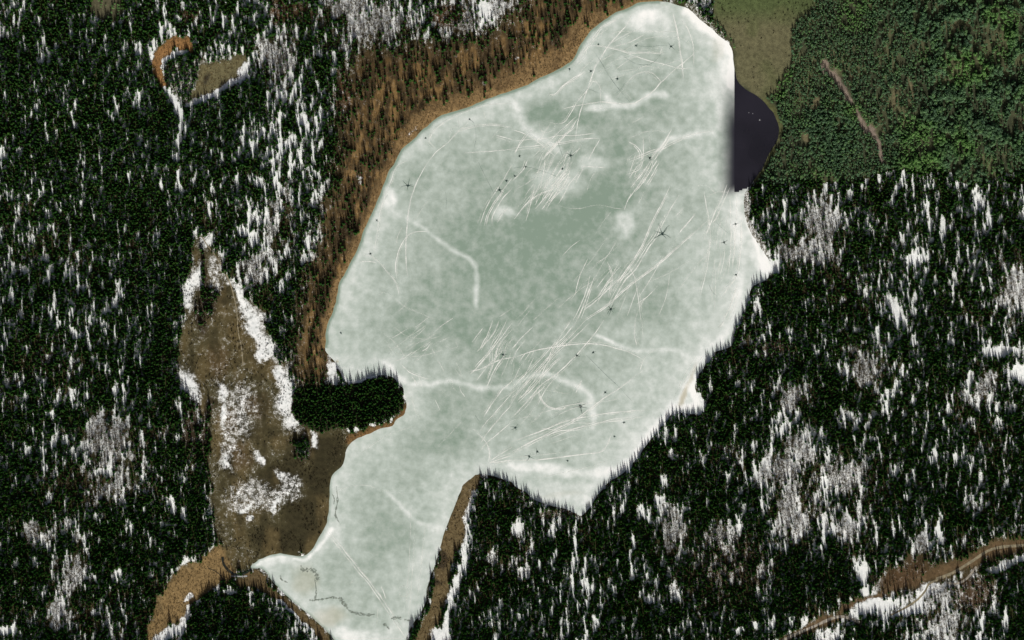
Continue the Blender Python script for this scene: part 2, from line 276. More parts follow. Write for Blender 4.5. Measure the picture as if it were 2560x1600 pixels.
# --- summer woods and meadow of the north-east
NE = [(1776, -95), (2675, -95), (2675, 415), (2520, 430), (2420, 452), (2330, 425), (2240, 420), (2140, 450), (2040, 448), (1960, 452), (1905, 452), (1870, 470), (1850, 470), (1820, 300), (1836, 140), (1812, 88), (1780, 55)]
ne = 1 - sstep(-5, 5, sdist(wx, wy, NE))
cover(ne, col=(.040, .046, .026), snow=-.5, op=.16, bare=.0, green=1.0)
cover(ne * sstep(2150, 2330, GX + 60 * (fbm(GX, GY, 80, 98, 2) - .5)), op=.42)
cover(ne * sstep(.45, .7, fbm(GX, GY, 40, 97, 3)), col=(.085, .088, .046))
MEADOW = [(1780, -95), (1784, 45), (1815, 84), (1842, 140), (1844, 196), (1872, 224), (1910, 248), (1945, 238), (1972, 190), (1978, 110), (1998, 40), (2035, 0), (2040, -95)]
mm = 1 - sstep(-9, 9, sdist(wx, wy, MEADOW))
cover(mm, col=(.108, .104, .056), op=1.0, shrub=.12, grass=.55)
cover(mm * (1 - sstep(10, 80, GY)), col=(.070, .092, .036), shrub=.5)
cover(mm * sstep(.5, .75, fbm(GX, GY, 60, 95, 3)) * .7, col=(.085, .095, .042))
lcover([(1912, 256), (1940, 280), (1954, 320), (1948, 352), (1930, 385), (1905, 432), (1880, 462)], 9, 4, col=(.075, .080, .034), op=.95, grass=.4)
for ln, w in (([(2052, 158), (2078, 176), (2098, 192)], 9), ([(2095, 190), (2110, 215), (2128, 250)], 9), ([(2148, 276), (2160, 300), (2172, 322)], 7), ([(2180, 316), (2192, 345), (2202, 380), (2206, 400)], 6)):
    lcover(ln, w, 3, col=(.200, .160, .130), op=1.3)
for b in ((2075, 130, 5, 18), (2030, 250, 12, 14), (2390, 80, 6, 40), (2420, 60, 6, 30), (2270, 205, 5, 20), (2465, 210, 5, 30), (2435, 320, 8, 20), (2240, 245, 8, 20), (2130, 190, 6, 20), (2020, 350, 10, 18), (2545, 320, 10, 20), (2280, 250, 5, 40)):
    bcover(b, col=(.13, .115, .065), op=.75)
# --- dirt road corridor in the south-east
CORR = [(2640, 1300), (2560, 1345), (2490, 1375), (2430, 1405), (2370, 1432), (2300, 1455), (2230, 1478)]
lcover(CORR, 16, 13, col=(.112, .076, .040), snow=.16, op=.86, grass=.4, bare=.85)
lcover([(2260, 1470), (2180, 1500), (2100, 1532), (2030, 1562), (1960, 1598)], 7, 6, col=(.115, .078, .042), snow=.2, op=.97, bare=.8)
bcover((2260, 1440, 90, 36, -20), col=(.085, .054, .028), snow=.26, op=.5, bare=.9)
bcover((2440, 1480, 60, 50), col=(.07, .045, .024), snow=.35, op=.3, bare=.7)
bcover((2190, 1522, 70, 22, -14), snow=.80, op=.84)
bcover((2270, 1530, 60, 14, -22), snow=.76, op=.8)
lcover([(2480, 1430), (2510, 1412), (2540, 1395), (2580, 1380)], 7, 4, snow=.9, op=1)
bcover((2070, 1585, 50, 18), snow=.7, op=.6, bare=.8)
OPEN[SD < 5] = 2.0
ROADS = [([(1930, 1618), (1958, 1600), (1990, 1584), (2030, 1567), (2072, 1548), (2098, 1541), (2122, 1545), (2148, 1556)], 4.2),
         ([(2365, 1456), (2382, 1459), (2400, 1456), (2420, 1442), (2440, 1416)], 3.2),
         ([(2225, 1538), (2262, 1520), (2292, 1500), (2312, 1478), (2322, 1460), (2345, 1448)], 3.0),
         ([(2640, 1345), (2560, 1362), (2510, 1366), (2470, 1376), (2430, 1402), (2380, 1432), (2340, 1447)], 4.2)]
ROADS = [(catmull(p, 8), w) for p, w in ROADS]
for p, w in ROADS:
    OPEN[line_dist(GX, GY, p) < w + 4] = 2.0

# ------------------------------------------------------------------ materials
MATS = {}
def nmat(name):
    m = bpy.data.materials.new(name); m.use_nodes = True; MATS[name] = m
    nt = m.node_tree; return m, nt, nt.nodes, nt.links, nt.nodes['Principled BSDF']
def noise_node(nt, scale, detail=3, rough=.6, vec=None, stretch=None):
    n = nt.nodes.new('ShaderNodeTexNoise'); n.inputs['Scale'].default_value = scale; n.inputs['Detail'].default_value = detail; n.inputs['Roughness'].default_value = rough
    if vec is None:
        g = nt.nodes.new('ShaderNodeNewGeometry'); vec = g.outputs['Position']
    if stretch:
        mp = nt.nodes.new('ShaderNodeMapping'); mp.inputs['Scale'].default_value = stretch; nt.links.new(vec, mp.inputs['Vector']); vec = mp.outputs['Vector']
    nt.links.new(vec, n.inputs['Vector']); return n.outputs['Fac']
def math_node(nt, op, a, b, clamp=False):
    n = nt.nodes.new('ShaderNodeMath'); n.operation = op; n.use_clamp = clamp
    for i, v in enumerate((a, b)):
        if isinstance(v, (int, float)): n.inputs[i].default_value = v
        else: nt.links.new(v, n.inputs[i])
    return n.outputs[0]
def maprange(nt, v, a, b, c=0.0, d=1.0):
    n = nt.nodes.new('ShaderNodeMapRange'); n.interpolation_type = 'SMOOTHSTEP'
    for k, x in zip(('From Min', 'From Max', 'To Min', 'To Max'), (a, b, c, d)): n.inputs[k].default_value = x
    nt.links.new(v, n.inputs['Value']); return n.outputs['Result']
def mixcol(nt, fac, a, b, blend='MIX'):
    n = nt.nodes.new('ShaderNodeMix'); n.data_type = 'RGBA'; n.blend_type = blend
    for i, v in ((0, fac), (6, a), (7, b)):
        if isinstance(v, (int, float)): n.inputs[i].default_value = v
        elif isinstance(v, tuple): n.inputs[i].default_value = (*v, 1)
        else: nt.links.new(v, n.inputs[i])
    return n.outputs[2]
def attr(nt, name):
    n = nt.nodes.new('ShaderNodeAttribute'); n.attribute_name = name; return n

def ground_material():
    m, nt, N, L, P = nmat('ground_cover')
    col = attr(nt, 'cover').outputs['Color']; sn = attr(nt, 'snow').outputs['Fac']
    f = noise_node(nt, .9, 4, .7); g = noise_node(nt, .16, 4, .65)
    lum = math_node(nt, 'ADD', maprange(nt, f, .25, .75, .45, 1.15), maprange(nt, g, .3, .7, 0, .55))
    v = nt.nodes.new('ShaderNodeVectorMath'); v.operation = 'SCALE'; L.new(col, v.inputs[0]); L.new(lum, v.inputs['Scale'])
    a = math_node(nt, 'MULTIPLY', math_node(nt, 'SUBTRACT', f, .5), 1.35)
    b = math_node(nt, 'MULTIPLY', math_node(nt, 'SUBTRACT', g, .5), .85)
    k = math_node(nt, 'ADD', math_node(nt, 'ADD', sn, a), b)
    L.new(mixcol(nt, maprange(nt, k, .42, .64), v.outputs[0], mixcol(nt, maprange(nt, g, .3, .7), (.66, .70, .70), (.86, .88, .88))), P.inputs['Base Color'])
    P.inputs['Roughness'].default_value = .95; P.inputs['Specular IOR Level'].default_value = .1
    bp = N.new('ShaderNodeBump'); bp.inputs['Strength'].default_value = .5; bp.inputs['Distance'].default_value = .6
    L.new(f, bp.inputs['Height']); L.new(bp.outputs['Normal'], P.inputs['Normal'])
    return m
def ice_material():
    m, nt, N, L, P = nmat('lake_ice')
    sn = attr(nt, 'snow').outputs['Fac']; th = attr(nt, 'thin').outputs['Fac']; st = attr(nt, 'stain').outputs['Fac']
    big = noise_node(nt, .020, 5, .6); mid = noise_node(nt, .075, 3, .55); fine = noise_node(nt, .6, 3, .7)
    a = math_node(nt, 'MULTIPLY', math_node(nt, 'SUBTRACT', big, .5), .55)
    b = math_node(nt, 'MULTIPLY', math_node(nt, 'SUBTRACT', mid, .5), .72)
    c = math_node(nt, 'MULTIPLY', math_node(nt, 'SUBTRACT', fine, .5), .13)
    sn = math_node(nt, 'ADD', math_node(nt, 'MULTIPLY', sn, 1.32), -.36)
    k = math_node(nt, 'ADD', math_node(nt, 'ADD', math_node(nt, 'ADD', sn, a), b), c)
    r = N.new('ShaderNodeValToRGB'); L.new(k, r.inputs['Fac'])
    e = r.color_ramp.elements; e[0].position = 0.0; e[0].color = (.215, .295, .240, 1); e[1].position = 1.0; e[1].color = (.88, .90, .89, 1)
    for p, cc in ((.22, (.325, .395, .350)), (.42, (.435, .508, .468)), (.62, (.570, .630, .603)), (.8, (.722, .768, .752))):
        q = e.new(p); q.color = (*cc, 1)
    x = mixcol(nt, st, r.color_ramp and r.outputs['Color'], (.42, .40, .29))
    x = mixcol(nt, th, x, (.012, .012, .022))
    L.new(x, P.inputs['Base Color']); P.inputs['Roughness'].default_value = .7; P.inputs['Specular IOR Level'].default_value = .25
    return m
def plain(name, c, rough=.9, var=.35, scale=1.5, spec=.15):
    m, nt, N, L, P = nmat(name)
    f = noise_node(nt, scale, 3, .65)
    lo = tuple(v * (1 - var) for v in c); hi = tuple(min(1, v * (1 + var)) for v in c)
    L.new(mixcol(nt, maprange(nt, f, .3, .7), lo, hi), P.inputs['Base Color'])
    P.inputs['Roughness'].default_value = rough; P.inputs['Specular IOR Level'].default_value = spec
    return m
def foliage(name, cols, rough=.85, trans=0, bright=None):
    m, nt, N, L, P = nmat(name)
    oi = N.new('ShaderNodeObjectInfo'); r = N.new('ShaderNodeValToRGB'); L.new(oi.outputs['Random'], r.inputs['Fac'])
    e = r.color_ramp.elements
    e[0].color = (*cols[0], 1); e[1].color = (*cols[-1], 1)
    for i, c in enumerate(cols[1:-1], 1): q = e.new(i / (len(cols) - 1)); q.color = (*c, 1)
    f = noise_node(nt, .9, 2, .6); rc = r.outputs['Color']
    if bright: rc = mixcol(nt, maprange(nt, noise_node(nt, .014, 2, .5), .50, .66, 0, .6), rc, bright)
    L.new(mixcol(nt, 1.0, rc, mixcol(nt, maprange(nt, f, .3, .7), (.6, .6, .6), (1.25, 1.25, 1.2)), 'MULTIPLY'), P.inputs['Base Color'])
    P.inputs['Roughness'].default_value = rough; P.inputs['Specular IOR Level'].default_value = .12
    if trans:
        tb = N.new('ShaderNodeBsdfTranslucent'); mx = N.new('ShaderNodeMixShader'); mx.inputs[0].default_value = trans
        vm = N.new('ShaderNodeVectorMath'); vm.operation = 'MULTIPLY'; L.new(P.inputs['Base Color'].links[0].from_socket, vm.inputs[0]); vm.inputs[1].default_value = (1.6, 2.0, 1.5)
        L.new(vm.outputs[0], tb.inputs['Color']); L.new(P.outputs[0], mx.inputs[1]); L.new(tb.outputs[0], mx.inputs[2]); L.new(mx.outputs[0], N['Material Output'].inputs['Surface'])
    return m
def track_material(name, c, cover_lo, cover_hi, scale=.05):
    m, nt, N, L, P = nmat(name)
    P.inputs['Base Color'].default_value = (*c, 1); P.inputs['Roughness'].default_value = .9; P.inputs['Specular IOR Level'].default_value = .1
    f = noise_node(nt, scale, 4, .7)
    L.new(maprange(nt, f, .32, .66, cover_lo, cover_hi), P.inputs['Alpha'])
    return m
M_GROUND = ground_material(); M_ICE = ice_material()
M_SPRUCE = foliage('spruce_needles', [(.026, .088, .020), (.040, .126, .028), (.058, .165, .036), (.078, .160, .032), (.046, .140, .028)], .85, .45)
M_SUMMER = foliage('summer_leaves', [(.080, .140, .080), (.105, .190, .105), (.140, .240, .140), (.155, .270, .115), (.120, .210, .135)], .85, .4, (.20, .36, .10))
M_BARK = plain('bark', (.085, .065, .05), .95)
M_BARE = foliage('leafless_twigs', [(.055, .042, .020), (.090, .072, .038), (.115, .098, .056), (.072, .058, .031)])
M_SHRUB = foliage('bog_shrub_twigs', [(.030, .024, .014), (.055, .040, .022), (.028, .034, .016)])
M_REED = foliage('dry_grass', [(.15, .10, .045), (.24, .165, .075), (.20, .14, .068), (.11, .075, .038)])
M_WATER = plain('dark_water', (.014, .013, .019), .25, .25, .01, .5)
M_TRACK = track_material('packed_snow_track', (.88, .90, .87), .35, .85)
M_TRACKF = track_material('faint_snow_track', (.85, .88, .84), .08, .58)
M_CRACK = track_material('wet_crack', (.26, .33, .30), .1, .6)
M_HOLE = plain('melt_water_hole', (.030, .050, .045), .3, .3, .4, .4)
M_ARM = track_material('melt_water_arm', (.050, .085, .075), .45, 1.0)
M_ROAD = plain('dirt_road_surface', (.33, .30, .25), .95, .30, .12)
M_TRAIL = plain('worn_trail', (.24, .21, .14), .95, .3, .3)
M_MELT = track_material('melt_channel', (.20, .235, .20), .0, .9, .3)
M_FLOE = plain('floating_ice', (.34, .36, .38), .6, .2, 1)
M_STREAM = plain('stream_water', (.018, .022, .018), .15, .3, .2, .5)

# ------------------------------------------------------------------ mesh helpers
def link(name, me, mat=None, parent=None, loc=(0, 0, 0)):
    o = bpy.data.objects.new(name, me); C.objects.link(o); o.location = loc
    if parent is not None: o.parent = parent
    if mat is not None and not me.materials: me.materials.append(mat)
    return o
def mesh(name, v, f, mat=None, smooth=False):
    me = bpy.data.meshes.new(name); me.from_pydata([tuple(map(float, p)) for p in v], [], f)
    if mat: me.materials.append(mat)
    if smooth: me.polygons.foreach_set('use_smooth', [True] * len(me.polygons))
    me.update(); return me
def grid_mesh(name, X, Y, Z, keep=None, mat=None):
    h, w = X.shape
    v = np.stack([(X - 1280) * S, (800 - Y) * S, Z], -1).reshape(-1, 3)
    idx = np.arange(h * w).reshape(h, w)
    q = np.stack([idx[:-1, :-1], idx[1:, :-1], idx[1:, 1:], idx[:-1, 1:]], -1).reshape(-1, 4)
    used = None
    if keep is not None:
        kq = (keep[:-1, :-1] | keep[1:, :-1] | keep[1:, 1:] | keep[:-1, 1:]).ravel(); q = q[kq]
        used = np.unique(q); remap = np.full(h * w, -1); remap[used] = np.arange(len(used)); q = remap[q]; v = v[used]
    me = bpy.data.meshes.new(name)
    me.vertices.add(len(v)); me.vertices.foreach_set('co', v.astype(np.float32).ravel())
    me.loops.add(q.size); me.loops.foreach_set('vertex_index', q.astype(np.int32).ravel())
    me.polygons.add(len(q)); me.polygons.foreach_set('loop_start', np.arange(0, q.size, 4, dtype=np.int32))
    me.polygons.foreach_set('use_smooth', np.ones(len(q), bool))
    me.update(calc_edges=True); me.validate()
    if mat: me.materials.append(mat)
    return me, used
def put_attr(me, name, arr, used=None):
    a = arr.reshape(-1, arr.shape[-1]) if arr.ndim == 3 else arr.ravel()
    if used is not None: a = a[used]
    if arr.ndim == 3:
        at = me.attributes.new(name, 'FLOAT_COLOR', 'POINT'); at.data.foreach_set('color', np.concatenate([a, np.ones((len(a), 1))], 1).astype(np.float32).ravel())
    else:
        at = me.attributes.new(name, 'FLOAT', 'POINT'); at.data.foreach_set('value', a.astype(np.float32))
def ribbon(name, pts, width, z, mat, parent=None, taper=True, wob=0, zfun=None):
    """pts in map units, width in metres, laid on the ice"""
    P = np.array(pts, float); T = np.gradient(P, axis=0); T /= np.linalg.norm(T, axis=1)[:, None] + 1e-9
    Nn = np.stack([T[:, 1], -T[:, 0]], 1); n = len(P); s = np.linspace(0, 1, n)
    w = np.full(n, width / S / 2)
    if taper: w *= .25 + .75 * np.clip(np.minimum(s, 1 - s) * 7, 0, 1)
    if wob: w *= 1 + (np.array([random.random() for _ in range(n)]) - .5) * wob
    A = P + Nn * w[:, None]; B = P - Nn * w[:, None]; v = []
    for a, b in zip(A, B):
        for q in (a, b):
            v.append((*W(*q), (zfun(q[0], q[1]) if zfun else 0) + z))
    f = [(2 * i, 2 * i + 1, 2 * i + 3, 2 * i + 2) for i in range(n - 1)]
    o = link(name, mesh(name, v, f, mat), None, parent); return o
def tag(o, label=None, cat=None, group=None, kind=None):
    if label: o['label'] = label
    if cat: o['category'] = cat
    if group: o['group'] = group
    if kind: o['kind'] = kind
    return o

# ------------------------------------------------------------------ setting: ground
def stretch(core, lo, hi):
    a = [core[0] - STEP]; st = STEP
    while a[-1] > lo: st *= 1.5; a.append(a[-1] - st)
    b = [core[-1] + STEP]; st = STEP
    while b[-1] < hi: st *= 1.5; b.append(b[-1] + st)
    return np.array(a[::-1] + list(core) + b), len(a)
ex, ox = stretch(gx, -20000, 22000); ey, oy = stretch(gy, -20000, 22000)
EX, EY = np.meshgrid(ex, ey)
def extend(F, default):
    if F.ndim == 3: return np.stack([extend(F[..., k], default[k]) for k in range(3)], -1)
    E = np.full(EX.shape, float(default)); E[oy:oy + len(gy), ox:ox + len(gx)] = F; return E
HE = relief(EX, EY, np.full(EX.shape, 400.0)); HE[oy:oy + len(gy), ox:ox + len(gx)] = HZ
gme, _ = grid_mesh('ground', EX, EY, HE, None, M_GROUND)
put_attr(gme, 'cover', extend(COL, (.03, .034, .02))); put_attr(gme, 'snow', extend(SNOW, .25))
tag(link('ground', gme), kind='structure')

# ------------------------------------------------------------------ setting: frozen lake
ICE = np.full(GX.shape, .50)
ICE += .05 - .12 * sstep(40, 260, -SD)
ICE += .10 * sstep(1350, 1750, GX + (GY - 800) * .3) + .07 * (fbm(GX, GY, 160, 161, 3) - .5)
cover_i = lambda m, v: mixf(ICE, m, v)
jx = GX + (fbm(GX, GY, 50, 171, 3) - .5) * 36; jy = GY + (fbm(GX, GY, 50, 172, 3) - .5) * 36
for b, v in (((1330, 640, 260, 200, -30), .36), ((1420, 555, 130, 62, -32), .26), ((1330, 570, 60, 40), .26), ((1190, 580, 60, 60), .32), ((1260, 660, 90, 60), .32), ((1180, 800, 180, 70), .36), ((1040, 820, 90, 70), .38), ((1540, 470, 60, 60), .30),
             ((1360, 280, 50, 34), .30), ((1460, 290, 60, 34), .32), ((1550, 380, 26, 24), .26), ((1600, 760, 120, 60), .42), ((1100, 1090, 120, 60), .40), ((1120, 1010, 90, 50), .44), ((960, 1330, 70, 60), .40), ((1000, 440, 80, 60), .44),
             ((1620, 56, 54, 34), .86), ((1650, 80, 40, 22), .72), ((975, 490, 20, 34), .80), ((1500, 1230, 80, 40), .68), ((1420, 1230, 120, 30), .66), ((1780, 640, 60, 80), .60), ((1740, 520, 80, 50), .55),
             ((1000, 945, 30, 14), .74), ((860, 700, 26, 40), .62), ((900, 1590, 90, 24), .82), ((690, 1405, 50, 12), .74), ((1560, 560, 26, 40), .72), ((1480, 410, 40, 20), .66), ((1395, 455, 70, 34), .64), ((1260, 535, 34, 16), .70), ((1500, 270, 40, 10), .74), ((1790, 220, 30, 60), .72),
             ((1915, 665, 26, 40), .98), ((1890, 640, 20, 40), .80), ((820, 905, 30, 30), .6)):
    cover_i(blob(jx, jy, *b), v)
def band(pts, w, v):
    d = line_dist(jx * .55 + GX * .45, jy * .55 + GY * .45, catmull(pts, 4)); cover_i((1 - sstep(0, w * 1.6, d)), v)
def tile(ox_, oy_, pts): return [(ox_ + x * .26457, oy_ + y * .26457) for x, y in pts]
for p, w, v in ((tile(1280, 0, [(30, 1020), (150, 1200), (280, 1310), (420, 1400)]), 9, .72), (tile(1280, 0, [(900, 930), (1000, 1010), (1150, 985), (1280, 900), (1440, 890)]), 7, .76),
                (tile(1280, 0, [(1920, 1255), (1650, 1290), (1480, 1340), (1400, 1400)]), 6, .74), (tile(1280, 0, [(1650, 90), (1780, 220), (1900, 310), (2000, 390), (2070, 480), (2085, 600), (2070, 800)]), 9, 1.0),
                (tile(1280, 0, [(1990, 450), (2000, 700), (1950, 900), (1960, 1200)]), 9, .78),
                (tile(640, 400, [(1250, 320), (1340, 500), (1480, 590), (1640, 680), (1800, 790), (1950, 870), (2050, 970), (2080, 1080), (2060, 1200), (2080, 1400)]), 4.5, .68),
                (tile(640, 800, [(1220, 400), (1400, 560), (1600, 590), (1900, 600), (2100, 640), (2419, 620)]), 5, .74), (tile(1280, 800, [(0, 620), (120, 540), (300, 500)]), 5, .66),
                (tile(1280, 800, [(330, 510), (500, 560), (650, 650), (730, 750), (760, 1000)]), 7, .76), (tile(1280, 800, [(800, 140), (1000, 230), (1200, 290), (1500, 280), (1600, 330)]), 4, .74),
                (tile(1280, 800, [(1240, 420), (1300, 600), (1320, 750), (1380, 860)]), 4, .68), (tile(1280, 800, [(1680, 560), (1580, 780), (1480, 900), (1300, 1090), (1130, 1310), (960, 1420), (700, 1450), (300, 1400), (0, 1370)]), 8, .84),
                (tile(640, 1200, [(1220, 90), (1350, 230), (1450, 340), (1560, 400), (1640, 400)]), 4, .70), (tile(640, 1200, [(0, 780), (100, 740), (300, 730), (430, 745), (520, 690), (700, 480)]), 4, .8),
                ([(1875, 480), (1872, 540), (1885, 600), (1905, 650)], 5, .9), ([(1840, 500), (1845, 600), (1850, 700), (1835, 790), (1800, 850)], 8, .74), ([(1838, 700), (1800, 800), (1740, 900)], 10, .66), ([(1738, 945), (1733, 975), (1745, 1010), (1700, 1020)], 5, 1.0)):
    band(p, w * 1.5, .5 + (v - .5) * 1.1)
ICE += .13 * sstep(-75, -14, SD + 20 * (fbm(GX, GY, 70, 163, 3) - .5))
wr = west * sstep(-11, -1, SD) + (1 - sstep(840, 900, GX)) * sstep(1150, 1180, GY) * sstep(-7, -1, SD) * .5
cover_i(np.clip(wr, 0, 1) * .85, .10)                    # wet rim under the west bank
sh = sstep(-26, -10, SD) * (1 - sstep(-10, -5, SD)) * west
cover_i(sh * .6, .66)
THIN = np.zeros(GX.shape)
THIN += sstep(1786, 1837, GX + (fbm(GX, GY, 40, 5, 2) - .5) * 5) * sstep(150, 330, GY) * (1 - sstep(462, 500, GY + (GX - 1840) * .4 + 8 * fbm(GX, GY, 20, 6, 2)))
THIN = np.clip(THIN, 0, 1)
STAIN = np.zeros(GX.shape)
for b, v in (((1708, 990, 12, 34, 22), .8), ((1720, 940, 7, 40, 24), .5), ((838, 902, 5, 6), .9), ((760, 1450, 34, 44), .35), ((830, 1540, 50, 26), .45), ((1790, 120, 20, 30), .2), ((1400, 1235, 60, 10), .15)):
    STAIN = np.maximum(STAIN, blob(jx, jy, *b) * v)
keep = (SD < 4) & ~((GX > 1835) & (GY > 150) & (GY < 484 - np.abs(GX - 1842) * .45))
cs, ce = int((600 - gx[0]) / STEP), int((1960 - gx[0]) / STEP)
sl = (slice(None), slice(cs, ce))
ime, used = grid_mesh('lake_ice', GX[sl], GY[sl], np.zeros(GX[sl].shape), keep[sl], M_ICE)
put_attr(ime, 'snow', np.ascontiguousarray(ICE[sl]), used); put_attr(ime, 'thin', np.ascontiguousarray(THIN[sl]), used); put_attr(ime, 'stain', np.ascontiguousarray(STAIN[sl]), used)
lake = tag(link('frozen_lake', ime), kind='structure')
v = [(*W(x, y), -.06) for x, y in ((1790, 130), (1960, 130), (1960, 500), (1790, 500))]
tag(link('open_water', mesh('open_water', v, [(0, 3, 2, 1)], M_WATER)), kind='structure')

